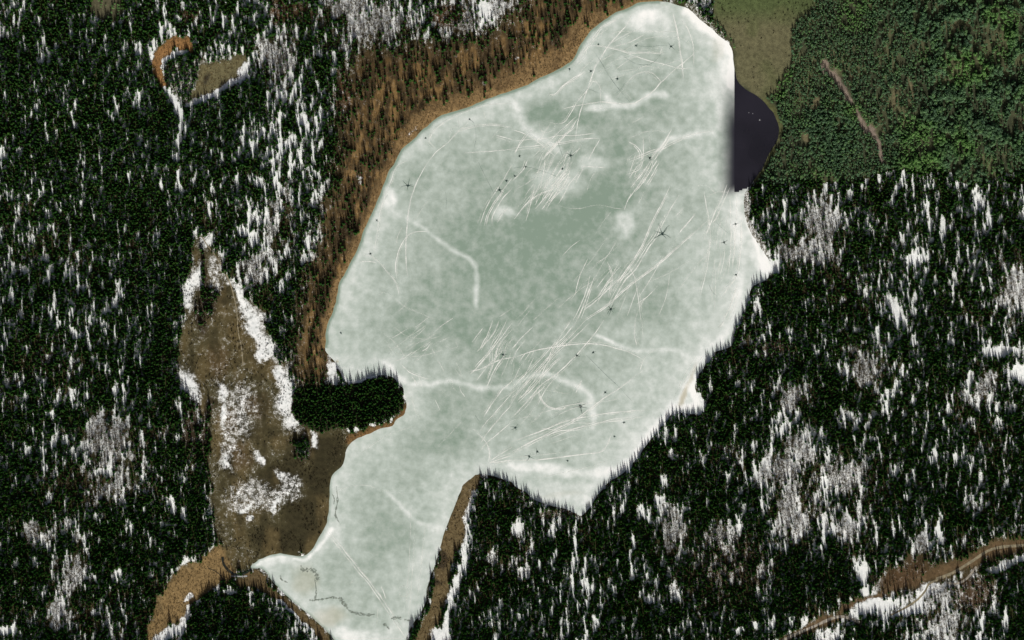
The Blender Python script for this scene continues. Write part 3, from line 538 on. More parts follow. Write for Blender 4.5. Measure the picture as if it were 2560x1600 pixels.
# snowmobile tracks, pressure lines and melt channels belong to the ice sheet
TRK = {
 (1280, 0): [(2, [(1135,130),(1080,240),(990,340),(900,450),(830,560),(790,620),(755,720),(730,800),(690,900),(660,1010),(640,1080),(615,1200),(600,1330)]), (1, [(1070,130),(950,210),(850,270),(780,360),(720,440),(640,560),(560,650)]), (0, [(860,280),(830,350),(740,420)]),
   (1, [(720,430),(850,440),(1000,470),(1100,500),(1300,500),(1450,512)]), (1, [(1080,505),(1250,560),(1450,610),(1580,645),(1690,648)]), (2, [(1520,125),(1545,220),(1570,340),(1590,480),(1610,600),(1620,740)]), (1, [(1600,190),(1660,270),(1700,380),(1715,490),(1720,620)]),
   (2, [(1750,480),(1620,590),(1500,690),(1400,790),(1300,890),(1200,950),(1130,980),(980,975),(860,965),(750,975),(600,1000),(480,1030)]), (1, [(1080,790),(1150,715),(1250,680),(1330,690),(1390,750),(1410,780)]), (0, [(1020,440),(1040,370),(1120,330)]), (0, [(1150,640),(1300,625),(1440,655)]),
   (1, [(685,670),(600,740),(500,800),(400,890),(340,890)]), (1, [(660,690),(560,750),(440,840)]), (1, [(835,1000),(838,880),(815,800),(770,770),(745,800),(700,860),(620,960),(560,1060),(510,1140),(440,1170),(360,1155)]), (0, [(920,1050),(850,1020),(760,1035),(680,1050)]),
   (1, [(610,1100),(520,1180),(430,1260),(340,1350),(200,1480)]), (1, [(620,1120),(560,1220),(450,1340),(330,1470)]), (1, [(600,1200),(470,1310),(380,1400),(290,1512)]), (1, [(790,1255),(600,1280),(420,1285),(300,1310),(0,1330)]), (1, [(830,1310),(700,1310),(500,1340),(300,1370),(0,1400)]),
   (1, [(830,1320),(780,1400),(720,1512)]), (0, [(670,1340),(620,1420),(560,1512)]), (1, [(0,1220),(150,1280),(280,1370),(400,1470)]), (0, [(260,1160),(270,1230),(330,1250),(400,1210),(400,1150)]), (1, [(1240,1280),(1240,1420),(1235,1512)]), (0, [(1290,1240),(1305,1340),(1300,1512)]),
   (2, [(1510,1220),(1440,1340),(1380,1420),(1310,1500)]), (2, [(1520,1270),(1440,1380),(1380,1460),(1340,1512)]), (1, [(1470,1300),(1400,1390),(1320,1470)]), (1, [(1910,1240),(1700,1270),(1540,1330),(1420,1390),(1250,1450),(1100,1512)]), (1, [(1100,1340),(1170,1380),(1220,1440),(1225,1512)]),
   (0, [(1090,1310),(1290,1240),(1480,1245)]), (0, [(1250,1100),(1100,1180)]), (0, [(1480,370),(1560,350),(1640,380),(1700,430)]), (1, [(1420,440),(1405,500)]), (0, [(1060,860),(1130,940)]), (0, [(980,930),(1040,860),(1100,780)]), (1, [(200,1210),(100,1330),(20,1450)]), (0, [(900,360),(1000,300),(1400,300),(1600,295)]), (0, [(1240,370),(1400,345),(1550,340)])],
 (640, 0): [(1, [(2419,975),(2200,990),(2000,1050),(1850,1120),(1720,1200),(1650,1290),(1640,1340),(1690,1390)]), (1, [(2000,1160),(1900,1250),(1820,1340),(1700,1440),(1640,1512)]), (1, [(2419,1200),(2200,1185),(2000,1215),(1900,1250)]), (1, [(2419,1410),(2200,1430),(1980,1445)]), (0, [(1910,1130),(1920,1200),(1880,1190),(1830,1270),(1830,1330)]), (1, [(2270,1280),(2419,1320)]), (0, [(2230,1300),(2310,1220),(2419,1200)]), (0, [(2150,1050),(2180,1170)])],
 (640, 400): [(2, [(1640,0),(1560,130),(1500,260),(1460,390),(1435,520),(1425,650),(1415,800),(1420,950),(1430,1100)]), (1, [(1440,0),(1330,60),(1280,180),(1230,300),(1190,430),(1160,560),(1140,700),(1120,850)]), (0, [(1380,630),(1340,720),(1330,800)]), (1, [(1640,670),(1470,690),(1390,770),(1340,880),(1320,1000),(1330,1120)]),
   (1, [(1010,900),(1080,910),(1170,970),(1250,1070),(1320,1160),(1350,1270)]), (1, [(970,965),(1060,960),(1150,970)]), (0, [(1630,380),(1560,470),(1500,570)]), (1, [(2419,40),(2340,180),(2200,400),(2140,540),(2120,610)]), (1, [(2419,170),(2300,330),(2190,500),(2160,620)]), (1, [(2419,270),(2330,370),(2240,520),(2230,620)]), (1, [(2380,440),(2280,590)]),
   (0, [(1150,1300),(1190,1255),(1260,1265),(1350,1340),(1420,1390),(1560,1450),(1690,1512)]), (0, [(2419,1400),(2300,1480)])],
 (1280, 400): [(2, [(1490,250),(1440,360),(1370,490),(1290,660),(1230,800),(1110,1000),(1050,1080),(940,1250)]), (2, [(1580,330),(1500,460),(1430,590),(1370,720),(1280,850),(1170,1030),(1060,1150),(960,1330),(940,1380)]), (2, [(1840,580),(1700,710),(1540,850),(1420,960),(1250,1090),(1100,1200),(960,1330),(850,1420),(700,1512)]), (2, [(2030,230),(1990,350),(1920,490),(1860,640),(1810,760)]), (1, [(2060,260),(2000,390),(1940,530),(1890,600)]),
   (1, [(1815,290),(1830,400),(1860,550),(1870,760),(1850,980),(1800,1200),(1780,1280)]), (1, [(2060,330),(2065,500),(2070,700),(2060,900),(2040,1100)]), (1, [(2120,320),(2120,500),(2115,700),(2100,880),(2085,1020)]), (2, [(2165,560),(2170,750),(2150,950),(2130,1080),(2050,1200),(1970,1310)]), (1, [(2100,600),(2100,800),(2080,980)]), (1, [(2130,1180),(2080,1350),(2000,1512)]), (1, [(2140,1240),(2090,1400),(2030,1512)]),
   (1, [(1620,450),(1550,530)]), (2, [(1730,510),(1640,620),(1580,690)]), (0, [(900,730),(800,880),(700,1010),(580,1150)]), (2, [(1050,1090),(900,1230),(780,1340),(680,1420)]), (1, [(740,1090),(700,1240),(640,1390),(580,1512)]), (1, [(780,1100),(730,1230),(690,1330),(620,1512)]), (0, [(740,1100),(640,1210),(550,1330)]), (1, [(900,960),(945,1060),(945,1180),(920,1310)]), (1, [(1110,1010),(1160,1120),(1190,1290),(1220,1512)]), (0, [(1250,1320),(1200,1410),(1160,1512)]),
   (0, [(1700,940),(1480,1070),(1280,1160)]), (0, [(1860,850),(1770,970),(1640,1130),(1560,1260)]), (0, [(430,430),(600,460),(800,425),(950,450),(1070,465)]), (1, [(0,200),(100,100),(150,0)]), (2, [(20,560),(150,400),(270,320),(380,270),(460,180),(560,20)]), (1, [(130,580),(170,440),(220,230)]), (2, [(220,460),(330,330),(400,220),(500,100),(550,0)]), (1, [(280,470),(340,390),(440,230),(540,120)]), (1, [(320,480),(380,380),(500,250),(550,150)]),
   (1, [(440,410),(490,330),(540,230),(630,120)]), (0, [(60,270),(170,200),(300,120),(400,0)]), (2, [(1370,0),(1310,100),(1240,210),(1160,300)]), (1, [(1390,20),(1330,130),(1260,240)]), (1, [(1240,0),(1200,90),(1080,140)]), (2, [(1310,10),(1220,140),(1120,260)]), (1, [(1330,0),(1250,150),(1180,260),(1080,400)]), (0, [(450,1290),(250,1470),(200,1512)]), (0, [(220,1310),(100,1450),(30,1512)]), (1, [(690,40),(600,220)]), (1, [(650,60),(880,70)]), (0, [(1740,250),(1820,235),(1890,280),(1930,330)]), (0, [(1840,350),(1950,300),(2060,310)])],
 (640, 800): [(2, [(2419,30),(2250,250),(2130,400),(2020,520)]), (1, [(2370,0),(2280,180),(2170,330),(2060,450)]), (1, [(2300,0),(2230,150),(2090,300)]), (1, [(2240,0),(2180,150),(2110,280)]), (1, [(2140,80),(2040,210)]), (2, [(2380,190),(2330,350),(2250,480),(2170,660)]), (1, [(2419,90),(2300,230),(2250,400),(2190,560)]), (1, [(2340,280),(2200,420),(2080,580)]), (2, [(2419,350),(2300,380),(2150,450),(2010,490)]),
   (2, [(2419,580),(2330,660),(2230,790),(2150,920)]), (1, [(2419,690),(2280,850),(2180,960),(2100,1070)]), (1, [(2419,800),(2300,930),(2200,1050),(2120,1170)]), (1, [(2419,960),(2280,1080),(2180,1160),(2120,1230)]), (1, [(2050,1030),(2140,1110),(2190,1190),(2205,1260),(2200,1340)]), (2, [(2205,1345),(2419,1280)]), (1, [(2210,1330),(2419,1200)]), (2, [(2200,1350),(2419,1325)]), (0, [(1940,960),(1720,1200)]), (1, [(1370,420),(1480,510),(1640,560)]), (0, [(1000,1250),(1240,1090),(1500,1000)]),
   (0, [(1240,210),(1300,300),(1450,330),(1600,270)]), (0, [(1300,60),(1420,150),(1600,180),(1750,150)]), (0, [(1210,120),(1350,260),(1420,390)]), (0, [(1480,420),(1600,300),(1650,180)]), (0, [(1880,180),(1900,250),(1840,270),(1790,240)]), (0, [(1270,280),(1400,200),(1560,40)]), (0, [(1380,360),(1600,330),(1780,280)]), (0, [(1470,720),(1500,850),(1560,940)]), (0, [(1660,270),(1710,350)])],
 (1280, 800): [(2, [(0,360),(180,300),(390,255),(640,225),(850,235),(1000,270),(1120,310),(1230,370)]), (2, [(870,0),(780,130),(680,250),(560,380),(420,510),(280,610),(160,750),(50,870),(0,920)]), (1, [(730,30),(560,190),(400,330),(300,470),(250,620)]), (1, [(700,0),(520,190),(380,330),(170,560),(0,760)]), (1, [(620,0),(500,150),(390,260),(330,380),(200,530)]), (1, [(560,0),(430,200),(380,300)]), (1, [(430,180),(300,340),(120,520),(0,650)]), (1, [(200,60),(80,180),(0,270)]), (0, [(300,160),(180,300),(80,440),(0,600)]), (1, [(480,340),(340,480),(200,640),(60,780)]),
   (2, [(1230,480),(1020,640),(880,730),(720,850),(560,960),(380,1050),(170,1160),(0,1240)]), (2, [(1300,850),(1000,870),(720,910),(500,960),(250,1060),(0,1150)]), (1, [(1190,910),(940,940),(720,1000),(560,1030),(350,1080),(120,1180),(0,1260)]), (0, [(620,1080),(370,1170)]), (2, [(0,1325),(260,1320),(500,1290),(700,1265),(840,1245),(900,1170),(950,1050)]), (1, [(260,650),(260,700),(310,790),(400,835),(480,835),(510,820)]), (2, [(660,570),(600,690)]), (0, [(0,1300),(540,1245)]), (1, [(1240,380),(1210,470)]), (1, [(1165,0),(1160,150),(1180,240)]), (0, [(1225,0),(1240,200)]), (1, [(2010,10),(1960,80)]),
   (1, [(1800,340),(1690,520),(1600,700)]), (0, [(1740,330),(1600,580),(1520,760)]), (0, [(200,1500),(600,1420),(900,1330)]), (0, [(340,500),(300,640),(420,680),(540,700)])],
 (640, 1200): [(1, [(650,480),(800,660),(950,850),(1080,1000),(1200,1180),(1350,1400),(1430,1512)]), (1, [(680,480),(820,650),(980,850),(1110,1010),(1230,1180),(1370,1400)]), (0, [(1500,380),(1490,700),(1470,1000),(1440,1300)]), (0, [(1460,300),(1455,600),(1440,900),(1410,1250)]), (0, [(1345,1050),(1370,1005),(1430,1005),(1455,1050),(1430,1090),(1370,1095),(1345,1050)]), (1, [(1180,1000),(1230,1120)]), (0, [(750,100),(900,60),(1060,50),(1200,110)]), (0, [(1180,90),(1400,130)]), (0, [(920,950),(870,1000)]), (0, [(1150,1200),(1140,1360)]), (0, [(1600,420),(1560,800),(1520,1150)])],
}
zt = .010
for (tx, ty), lst in TRK.items():
    for s_, pts in lst:
        zt += .0003
        P = catmull(tile(tx, ty, pts), 6)
        P = P + (np.stack([vnoise(P[:, 0], P[:, 1], 14, 14, 7), vnoise(P[:, 0], P[:, 1], 14, 14, 8)], 1) - .5) * 1.6
        ribbon('snowmobile_track', P, (.85, 1.1, 1.45)[s_], zt, (M_TRACKF, M_TRACK, M_TRACK)[s_], lake, True, .5)
        if s_ >= 1 and random.random() < .75:
            T = np.gradient(P, axis=0); T /= np.linalg.norm(T, axis=1)[:, None] + 1e-9; d_ = random.choice((-1, 1)) * np.linspace(random.uniform(2, 4), random.uniform(2, 8), len(P))
            k0 = random.randrange(0, max(1, len(P) // 3)); Q = (P + np.stack([T[:, 1], -T[:, 0]], 1) * d_[:, None])[k0:]
            if len(Q) > 4: zt += .0003; ribbon('snowmobile_track', Q, random.uniform(.7, 1.1), zt, M_TRACKF if random.random() < .6 else M_TRACK, lake, True, .5)
# bundles of fine scratches where the sleds raced back and forth
for (cx, cy, rx, ry, n_, a_, L_) in ((1370, 420, 80, 70, 34, 58, 90), (1350, 490, 70, 26, 14, 52, 70), (1600, 420, 50, 60, 16, 60, 70), (1270, 870, 60, 60, 20, 62, 80), (1330, 960, 70, 70, 22, 52, 120), (1560, 720, 120, 110, 26, 54, 140), (1560, 150, 90, 70, 14, 20, 120),
                                    (1790, 640, 40, 120, 14, 78, 140), (1430, 1040, 120, 50, 12, 18, 150), (1060, 850, 90, 60, 18, 35, 60), (1100, 960, 60, 60, 10, 120, 50), (1450, 130, 40, 60, 10, 55, 60)):
    for _ in range(n_):
        x = cx + random.gauss(0, .5) * rx; y = cy + random.gauss(0, .5) * ry; a = math.radians(a_ + random.gauss(0, 9)); L_2 = L_ * random.uniform(.35, 1.0) / 2; bend = random.gauss(0, .10) * L_2
        dx, dy = math.cos(a), -math.sin(a)
        P = catmull([(x - dx * L_2, y - dy * L_2), (x + dy * bend, y - dx * bend), (x + dx * L_2, y + dy * L_2)], 6)
        if sample(SD, P[:, 0], P[:, 1]).max() > -12 or P[:, 0].max() > 1838 and P[:, 1].min() < 500: continue
        zt += .0002; ribbon('snowmobile_track', P, random.uniform(.6, 1.05), zt, random.choice((M_TRACKF, M_TRACKF, M_TRACK)), lake, True, .5)
# dark pressure cracks
for tx, ty, w, pts in ((1280, 800, .9, [(700,330),(800,430),(900,530),(1020,640)]), (1280, 800, .5, [(1020,640),(1080,710),(1140,770)]), (1280, 0, 1.0, [(770,480),(850,600),(920,720),(1000,830),(1110,960)]), (640, 400, .6, [(2090,0),(2150,120),(2220,260),(2260,340)]), (1280, 400, .6, [(0,80),(130,65),(300,110),(430,160)]), (1280, 0, .8, [(1030,510),(1110,570),(1200,610),(1320,600),(1420,500)]),
                       (1280, 0, .8, [(1170,432),(1300,440),(1420,430),(1505,437)]), (1280, 0, .7, [(420,1310),(460,1420),(490,1512)]), (640, 0, .7, [(2010,1120),(2060,1170),(2080,1300),(2060,1400)]), (640, 400, .5, [(1790,300),(1800,380),(1795,480)]), (1280, 400, .6, [(1930,590),(1980,640),(2040,690)]), (1280, 400, .6, [(1860,1170),(1890,1240),(1940,1290)]), (1280, 800, .6, [(270,980),(380,930),(460,880)]),
                       (1280, 0, .6, [(975,890),(1030,840),(1070,780)]), (640, 800, .6, [(2070,900),(2110,960)]), (1280, 0, .6, [(700,830),(820,880)])):
    zt += .0003; ribbon('pressure_crack', catmull(tile(tx, ty, pts), 6), w, zt, M_CRACK, lake, True, .5)
for w, pts in ((2.4, [(425,805),(440,850),(480,850),(530,845),(565,880),(580,930),(570,960)]), (1.2, [(555,930),(565,1000),(570,1080),(560,1130),(640,1125),(720,1110),(780,1120)]), (2.2, [(775,1115),(800,1125),(820,1155),(850,1190),(870,1225)]), (1.6, [(870,1225),(900,1245),(980,1265),(1060,1275),(1125,1268)]), (1.8, [(1275,1310),(1310,1305),(1355,1300),(1370,1320)]), (1.4, [(1400,1320),(1455,1330)]), (1.6, [(1200,1362),(1230,1375),(1260,1410)]), (1.0, [(230,900),(240,940),(300,970)]), (1.0, [(500,1135),(560,1140)]), (1.1, [(760,60),(770,200),(750,330),(800,420)]), (.9, [(720,130),(740,180),(735,230)])):
    zt += .0003; ribbon('melt_channel', catmull(tile(640, 1200, pts), 6), w * 2.0, zt, M_MELT, lake, True, 1.4)

# star-shaped melt holes in the ice
STARS = [(1656,584,26,8,'large black star melt hole in the ice right of the lake centre'), (1527,773,17,9,'black star melt hole where pale tracks meet below the lake centre'), (1451,1016,22,7,'large star melt hole beside the white drift in the lower basin'), (1258,887,14,8,'star melt hole crossed by the fan of tracks on the lower left ice'),
 (1288,1069,13,6,'star melt hole just above the southern point of the ice'), (1020,464,20,6,'lone star melt hole by the upper west shore'), (1427,389,13,7,'star melt hole at the right of the upper tangle of tracks'), (1625,395,10,7,'dark melt hole under the bundle of tracks near the open water'), (1678,116,12,4,'melt hole on the northern ice with a trailing crack'), (1590,114,8,5,'small melt hole left of its twin on the northern ice'),
 (1543,197,10,6,'small star melt hole by the long crack in the northern lobe'), (1477,178,8,4,'dark melt hole beside the north-west track'), (1424,173,7,3,'dark spot melt hole close to the reedy north-west bank'), (1496,111,5,3,'faint tiny melt hole near the north-west bank'), (1299,390,8,5,'small star melt hole left of the upper track tangle'), (1249,475,14,6,'spidery melt hole at the lower left of the track tangle'),
 (1266,452,8,4,'small melt hole just above the spidery one'), (1287,440,6,4,'tiny melt hole in the left side of the track tangle'), (1314,417,7,4,'tiny melt hole in the middle of the track tangle'), (1406,422,8,3,'slanting dark melt hole inside the track tangle'), (1064,345,4,3,'round dark melt hole off the upper west bank'), (1174,298,5,3,'faint melt hole off the brown north-west bank'),
 (926,634,9,5,'small star melt hole beside the curved track on the west ice'), (942,551,6,4,'faint melt hole close to the west bank'), (1810,606,11,4,'small star melt hole on the pale eastern ice'), (1839,560,9,4,'melt hole among parallel tracks south of the open water'), (1840,687,9,3,'slender dark melt hole near the east shore trees'), (852,832,5,4,'faint melt hole in the west corner above the peninsula'),
 (1442,889,9,6,'star melt hole on a track south of the lake centre'), (1483,881,8,4,'melt hole at the head of the long straight crack'), (1513,981,9,4,'greenish hooked melt hole below the straight crack'), (1560,1056,7,4,'faint melt hole near the south-east shore'), (1343,1129,10,3,'hooked melt hole above the south bay spruces'), (1323,1141,14,4,'tall thin melt hole above the south bay spruces'), (1419,1152,4,3,'tiny dark melt hole in the south bay'), (1536,1091,5,3,'tiny pale melt hole off the south-east shore')]
def star(cx, cy, R, n, label):
    r0 = (1.1 + R * .055) / S
    root = bpy.data.objects.new('melt_hole', None); C.objects.link(root); root.location = (*W(cx, cy), 0)
    tag(root, label, 'melt hole', 'star-shaped melt holes in the lake ice')
    k = 12; vv = []
    for i in range(k):
        a = 2 * math.pi * i / k; q = r0 * S * random.uniform(.65, 1.2); vv.append((math.cos(a) * q, math.sin(a) * q, .097))
    link('pool', mesh('pool', vv, [tuple(range(k))], M_HOLE), None, root)
    a0 = random.random() * 6.28
    for i in range(n):
        a = a0 + 6.283 * i / n + random.uniform(-.35, .35); L = R * random.uniform(.55, 1.1); p = np.array([cx, cy], float); pts = [p]
        for j in range(6):
            a += random.uniform(-.28, .28); p = p + np.array([math.cos(a), math.sin(a)]) * L / 6; pts.append(p)
        P = np.array(pts); wdt = np.linspace(.75, .18, 7) * (.75 + R / 60)
        T = np.gradient(P, axis=0); T /= np.linalg.norm(T, axis=1)[:, None]; Nn = np.stack([T[:, 1], -T[:, 0]], 1)
        v = []
        for q, w_, nn in zip(P, wdt, Nn):
            for sg in (1, -1):
                e_ = q + nn * sg * w_; v.append(((e_[0] - cx) * S, (cy - e_[1]) * S, .092 - i * .0005))
        link('crack', mesh('crack', v, [(2 * t, 2 * t + 1, 2 * t + 3, 2 * t + 2) for t in range(6)], M_ARM), None, root)
for s_ in STARS: star(*s_)
for px, py, r, lab in ((1872, 282, .7, 'small pale ice floe, left of the pair on the dark water'), (1882, 284, .65, 'small pale ice floe, right of the pair on the dark water'), (1899, 300, 1.2, 'largest pale ice floe on the dark water')):
    bm = bmesh.new(); k = 9
    ang = [2 * math.pi * i / k for i in range(k)]; rad = [r * random.uniform(.6, 1.25) for _ in ang]
    lo = [bm.verts.new((math.cos(a) * q, math.sin(a) * q, -.15)) for a, q in zip(ang, rad)]; hi = [bm.verts.new((math.cos(a) * q * .85, math.sin(a) * q * .85, .12)) for a, q in zip(ang, rad)]
    bm.faces.new(hi); bm.faces.new(lo[::-1])
    for i in range(k): bm.faces.new((lo[i], lo[(i + 1) % k], hi[(i + 1) % k], hi[i]))
    me = bpy.data.meshes.new('ice_floe'); bm.to_mesh(me); bm.free()
    tag(link('ice_floe', me, M_FLOE, None, (*W(px, py), -.06)), lab, 'ice floe', 'ice floes on the open water')

# ------------------------------------------------------------------ roads, trail, stream
def draped(name, P, width, mat, z=.06):
    P = np.array(P, float); T = np.gradient(P, axis=0); T /= np.linalg.norm(T, axis=1)[:, None] + 1e-9; Nn = np.stack([T[:, 1], -T[:, 0]], 1)
    v = []; k = 4
    for i, (p, n_) in enumerate(zip(P, Nn)):
        w = width * (1 + (vnoise(np.array([p[0]]), np.array([p[1]]), 12, 12, 44)[0] - .5) * .35)
        for j in range(k + 1):
            q = p + n_ * w * (j / k * 2 - 1); v.append((*W(*q), float(height(q[0], q[1])) + z - (.03 if j in (0, k) else 0)))
    f = [(i * (k + 1) + j, i * (k + 1) + j + 1, (i + 1) * (k + 1) + j + 1, (i + 1) * (k + 1) + j) for i in range(len(P) - 1) for j in range(k)]
    return tag(link(name, mesh(name, v, f, mat, True)), kind='structure')
for i, (p, w) in enumerate(ROADS): draped('dirt_road', p, w * .8, M_ROAD if i < 2 else M_TRAIL, .08 + i * .01)
draped('foot_trail', catmull([(503, 588), (518, 612), (545, 648), (568, 690), (582, 730), (592, 780), (596, 830), (604, 870), (608, 915)], 8), 1.1, M_TRAIL, .12)
draped('stream', catmull([(556, 1392), (560, 1412), (574, 1428), (592, 1437), (612, 1432), (628, 1423)], 8), 3.4, M_STREAM, .07)
draped('stream', catmull([(578, 1440), (600, 1441), (618, 1440)], 6), 1.6, M_FLOE, .12)
draped('stream', catmull([(520, 1420), (538, 1428), (552, 1440), (560, 1462)], 6), .8, M_STREAM, .1)

# ------------------------------------------------------------------ trees
def spruce_meshes(seed, h=13.0, r=1.75, tiers=7, mat=None):
    R = random.Random(seed); n = 9; v = []; f = []
    for t in range(tiers):
        u = t / (tiers - 1); z0 = h * (.10 + .74 * u); rr = r * (1 - u) ** .8 + .22; zt_ = z0 + h * .20 * (1.1 - .35 * u); b = len(v)
        v.append((0, 0, min(zt_, h))); a0 = R.random() * 6
        for i in range(2 * n):
            a = a0 + math.pi * i / n; q = rr * (R.uniform(.85, 1.2) if i % 2 == 0 else R.uniform(.42, .62)); v.append((math.cos(a) * q, math.sin(a) * q, z0 - (.25 if i % 2 == 0 else -.1) * rr * .6))
        for i in range(2 * n): f.append((b, b + 1 + i, b + 1 + (i + 1) % (2 * n)))
    crown = mesh('spruce_crown', v, f, mat or M_SPRUCE)
    return crown, trunk_mesh(h * .92, .20)
def trunk_mesh(h, r, mat=None):
    v = []; f = []; k = 6
    for z, q in ((-.5, r * 1.25), (h * .4, r * .8), (h, r * .12)):
        for i in range(k): v.append((math.cos(6.2832 * i / k) * q, math.sin(6.2832 * i / k) * q, z))
    for l in range(2):
        for i in range(k): f.append((l * k + i, l * k + (i + 1) % k, (l + 1) * k + (i + 1) % k, (l + 1) * k + i))
    return mesh('trunk', v, f, mat or M_BARK)
def leafy_meshes(seed, h=9.0, r=2.4, n=150):
    R = random.Random(seed); v = []; f = []
    cl = [(R.uniform(-.5, .5) * r, R.uniform(-.5, .5) * r, h * R.uniform(.5, .85), r * R.uniform(.4, .65)) for _ in range(6)] + [(0, 0, h * .8, r * .6)]
    for _ in range(n):
        cx, cy, cz, cr = R.choice(cl); th = R.uniform(0, 6.283); ph = math.acos(R.uniform(-.5, 1))
        p = np.array([cx + cr * math.sin(ph) * math.cos(th), cy + cr * math.sin(ph) * math.sin(th), cz + cr * math.cos(ph) * 1.1])
        nrm = np.array([math.sin(ph) * math.cos(th), math.sin(ph) * math.sin(th), math.cos(ph) + .35]) + np.array([R.uniform(-.5, .5) for _ in range(3)]); nrm /= np.linalg.norm(nrm)
        t1 = np.cross(nrm, (R.random(), R.random(), R.random())); t1 /= np.linalg.norm(t1); t2 = np.cross(nrm, t1); s = r * R.uniform(.11, .23); b = len(v)
        v += [p + t1 * s, p + t2 * s * .8, p - t1 * s, p - t2 * s * .8]; f.append((b, b + 1, b + 2, b + 3))
    return mesh('leafy_crown', v, f, M_SUMMER), trunk_mesh(h * .7, .17)
def bare_meshes(seed, h=10.0, n=26):
    R = random.Random(seed); v = []; f = []
    def limb(p, d, L, w):
        d = d / np.linalg.norm(d); s = np.cross(d, (.3, .5, .8)); s /= np.linalg.norm(s); u = np.cross(d, s); b = len(v)
        for k in range(3): v.append(p + (s * math.cos(2.094 * k) + u * math.sin(2.094 * k)) * w)
        v.append(p + d * L)
        f.extend([(b, b + 1, b + 3), (b + 1, b + 2, b + 3), (b + 2, b, b + 3)])
    for i in range(n):
        z = h * R.uniform(.28, .92); a = R.uniform(0, 6.283); L = (h - z) * .30 + .7 + R.random() * .5; d = np.array([math.cos(a), math.sin(a), R.uniform(.25, .9)]); p = np.array([0, 0, z])
        limb(p, d, L, .075); d /= np.linalg.norm(d)
        for _ in range(2): limb(p + d * L * R.uniform(.3, .7), d + np.array([R.uniform(-.8, .8), R.uniform(-.8, .8), R.uniform(-.2, .6)]), L * .55, .05)
    return mesh('leafless_crown', v, f, M_BARE), trunk_mesh(h * .96, .13, M_BARE)
def shrub_mesh(seed, r=.8, mat=None, n=26, up=.9):
    R = random.Random(seed); v = []; f = []
    for _ in range(n):
        a = R.uniform(0, 6.283); q = r * math.sqrt(R.random()) * .6; p = np.array([math.cos(a) * q, math.sin(a) * q, -.1]); tip = p + np.array([math.cos(a + R.uniform(-.8, .8)) * r * .6, math.sin(a) * r * .6, r * up * R.uniform(.6, 1.5)])
        s = np.array([R.uniform(-1, 1), R.uniform(-1, 1), 0]) * .16 * r; b = len(v); v += [p - s, p + s, tip + s * 1.3, tip - s * 1.3]; f.append((b, b + 1, b + 2, b + 3))
    return mesh('shrub', v, f, mat or M_SHRUB)
KINDS = {'spruce': [spruce_meshes(i, *hr) for i, hr in enumerate(((13.5, 1.75), (12.0, 1.95), (15.0, 1.85), (10.5, 1.55), (13.0, 1.45), (9.0, 1.5)))],
         'green': [leafy_meshes(40 + i, h, r) for i, (h, r) in enumerate(((9, 2.3), (8, 2.7), (10.5, 2.2), (7, 2.0)))] + [spruce_meshes(60 + i, h, r, 6, M_SUMMER) for i, (h, r) in enumerate(((10, 1.9), (12, 2.1)))],
         'bare': [bare_meshes(80 + i, h) for i, h in enumerate((10.5, 8.5, 12.0, 9.5))]}
NAMES = {'spruce': 'spruce_tree', 'green': 'summer_tree', 'bare': 'leafless_tree'}
taken = []
def add_tree(kind, px, py, sc, label, group, var=None):
    cr, tr = KINDS[kind][var if var is not None else random.randrange(len(KINDS[kind]))]
    root = bpy.data.objects.new(NAMES[kind], None); C.objects.link(root); root.location = (*W(px, py), float(height(px, py)) - .05)
    root.rotation_euler = (random.uniform(-.02, .02), random.uniform(-.02, .02), random.uniform(0, 6.283)); root.scale = (sc * random.uniform(.9, 1.1),) * 2 + (sc,)
    tag(root, label, 'tree', group)
    for nm, me in (('trunk', tr), ('crown', cr)):
        o = bpy.data.objects.new(nm, me); C.objects.link(o); o.parent = root
    taken.append((px, py))
ONES = 'zeroth first second third fourth fifth sixth seventh eighth ninth tenth eleventh twelfth thirteenth fourteenth fifteenth sixteenth seventeenth eighteenth nineteenth'.split()
TENS = {2: ('twentieth', 'twenty'), 3: ('thirtieth', 'thirty'), 4: ('fortieth', 'forty'), 5: ('fiftieth', 'fifty'), 6: ('sixtieth', 'sixty')}
def ordinal(n): return ONES[n] if n < 20 else (TENS[n // 10][0] if n % 10 == 0 else TENS[n // 10][1] + '-' + ONES[n % 10])
def along(kind, pts, n, jit, word, place, group, smin, smax, frm):
    P = catmull(pts, 10); L = np.concatenate([[0], np.cumsum(np.linalg.norm(np.diff(P, axis=0), axis=1))])
    for i in range(n):
        t = L[-1] * (i + .5 + random.uniform(-.3, .3)) / n; x = np.interp(t, L, P[:, 0]); y = np.interp(t, L, P[:, 1])
        for _ in range(12):
            qx = x + random.uniform(-jit, jit) * .6; qy = y + random.uniform(-jit, jit)
            if sample(SD, qx, qy) > 2.5: break
        else:
            qx, qy = x, y
        if sample(SD, qx, qy) < 1.0: continue
        sc = random.uniform(smin, smax); size = 'short' if sc < smin + (smax - smin) * .33 else ('tall' if sc > smin + (smax - smin) * .66 else 'medium')
        add_tree(kind, qx, qy, sc, f'{size} {word}, {ordinal(i + 1)} from the {frm} {place}', group)
SP = 'dark spruce'
along('spruce', [(1925,716),(1903,714),(1888,724),(1880,745),(1870,768),(1860,790)], 24, 5, SP, 'along the east shore below the white cove', 'spruces on the east shore', .85, 1.25, 'top')
along('spruce', [(1852,815),(1841,824),(1838,848),(1836,868),(1812,880),(1792,886)], 26, 5, SP, 'on the stepped east shore bank', 'spruces on the east shore', .85, 1.25, 'top')
along('spruce', [(1784,894),(1768,918),(1753,938),(1746,955),(1748,978)], 20, 5, SP, 'above the snowy notch', 'spruces on the east shore', .8, 1.15, 'top')
along('spruce', [(1762,1036),(1738,1044),(1712,1044),(1690,1036)], 13, 4, SP, 'under the snowy notch', 'spruces on the south-east shore', .75, 1.15, 'right')
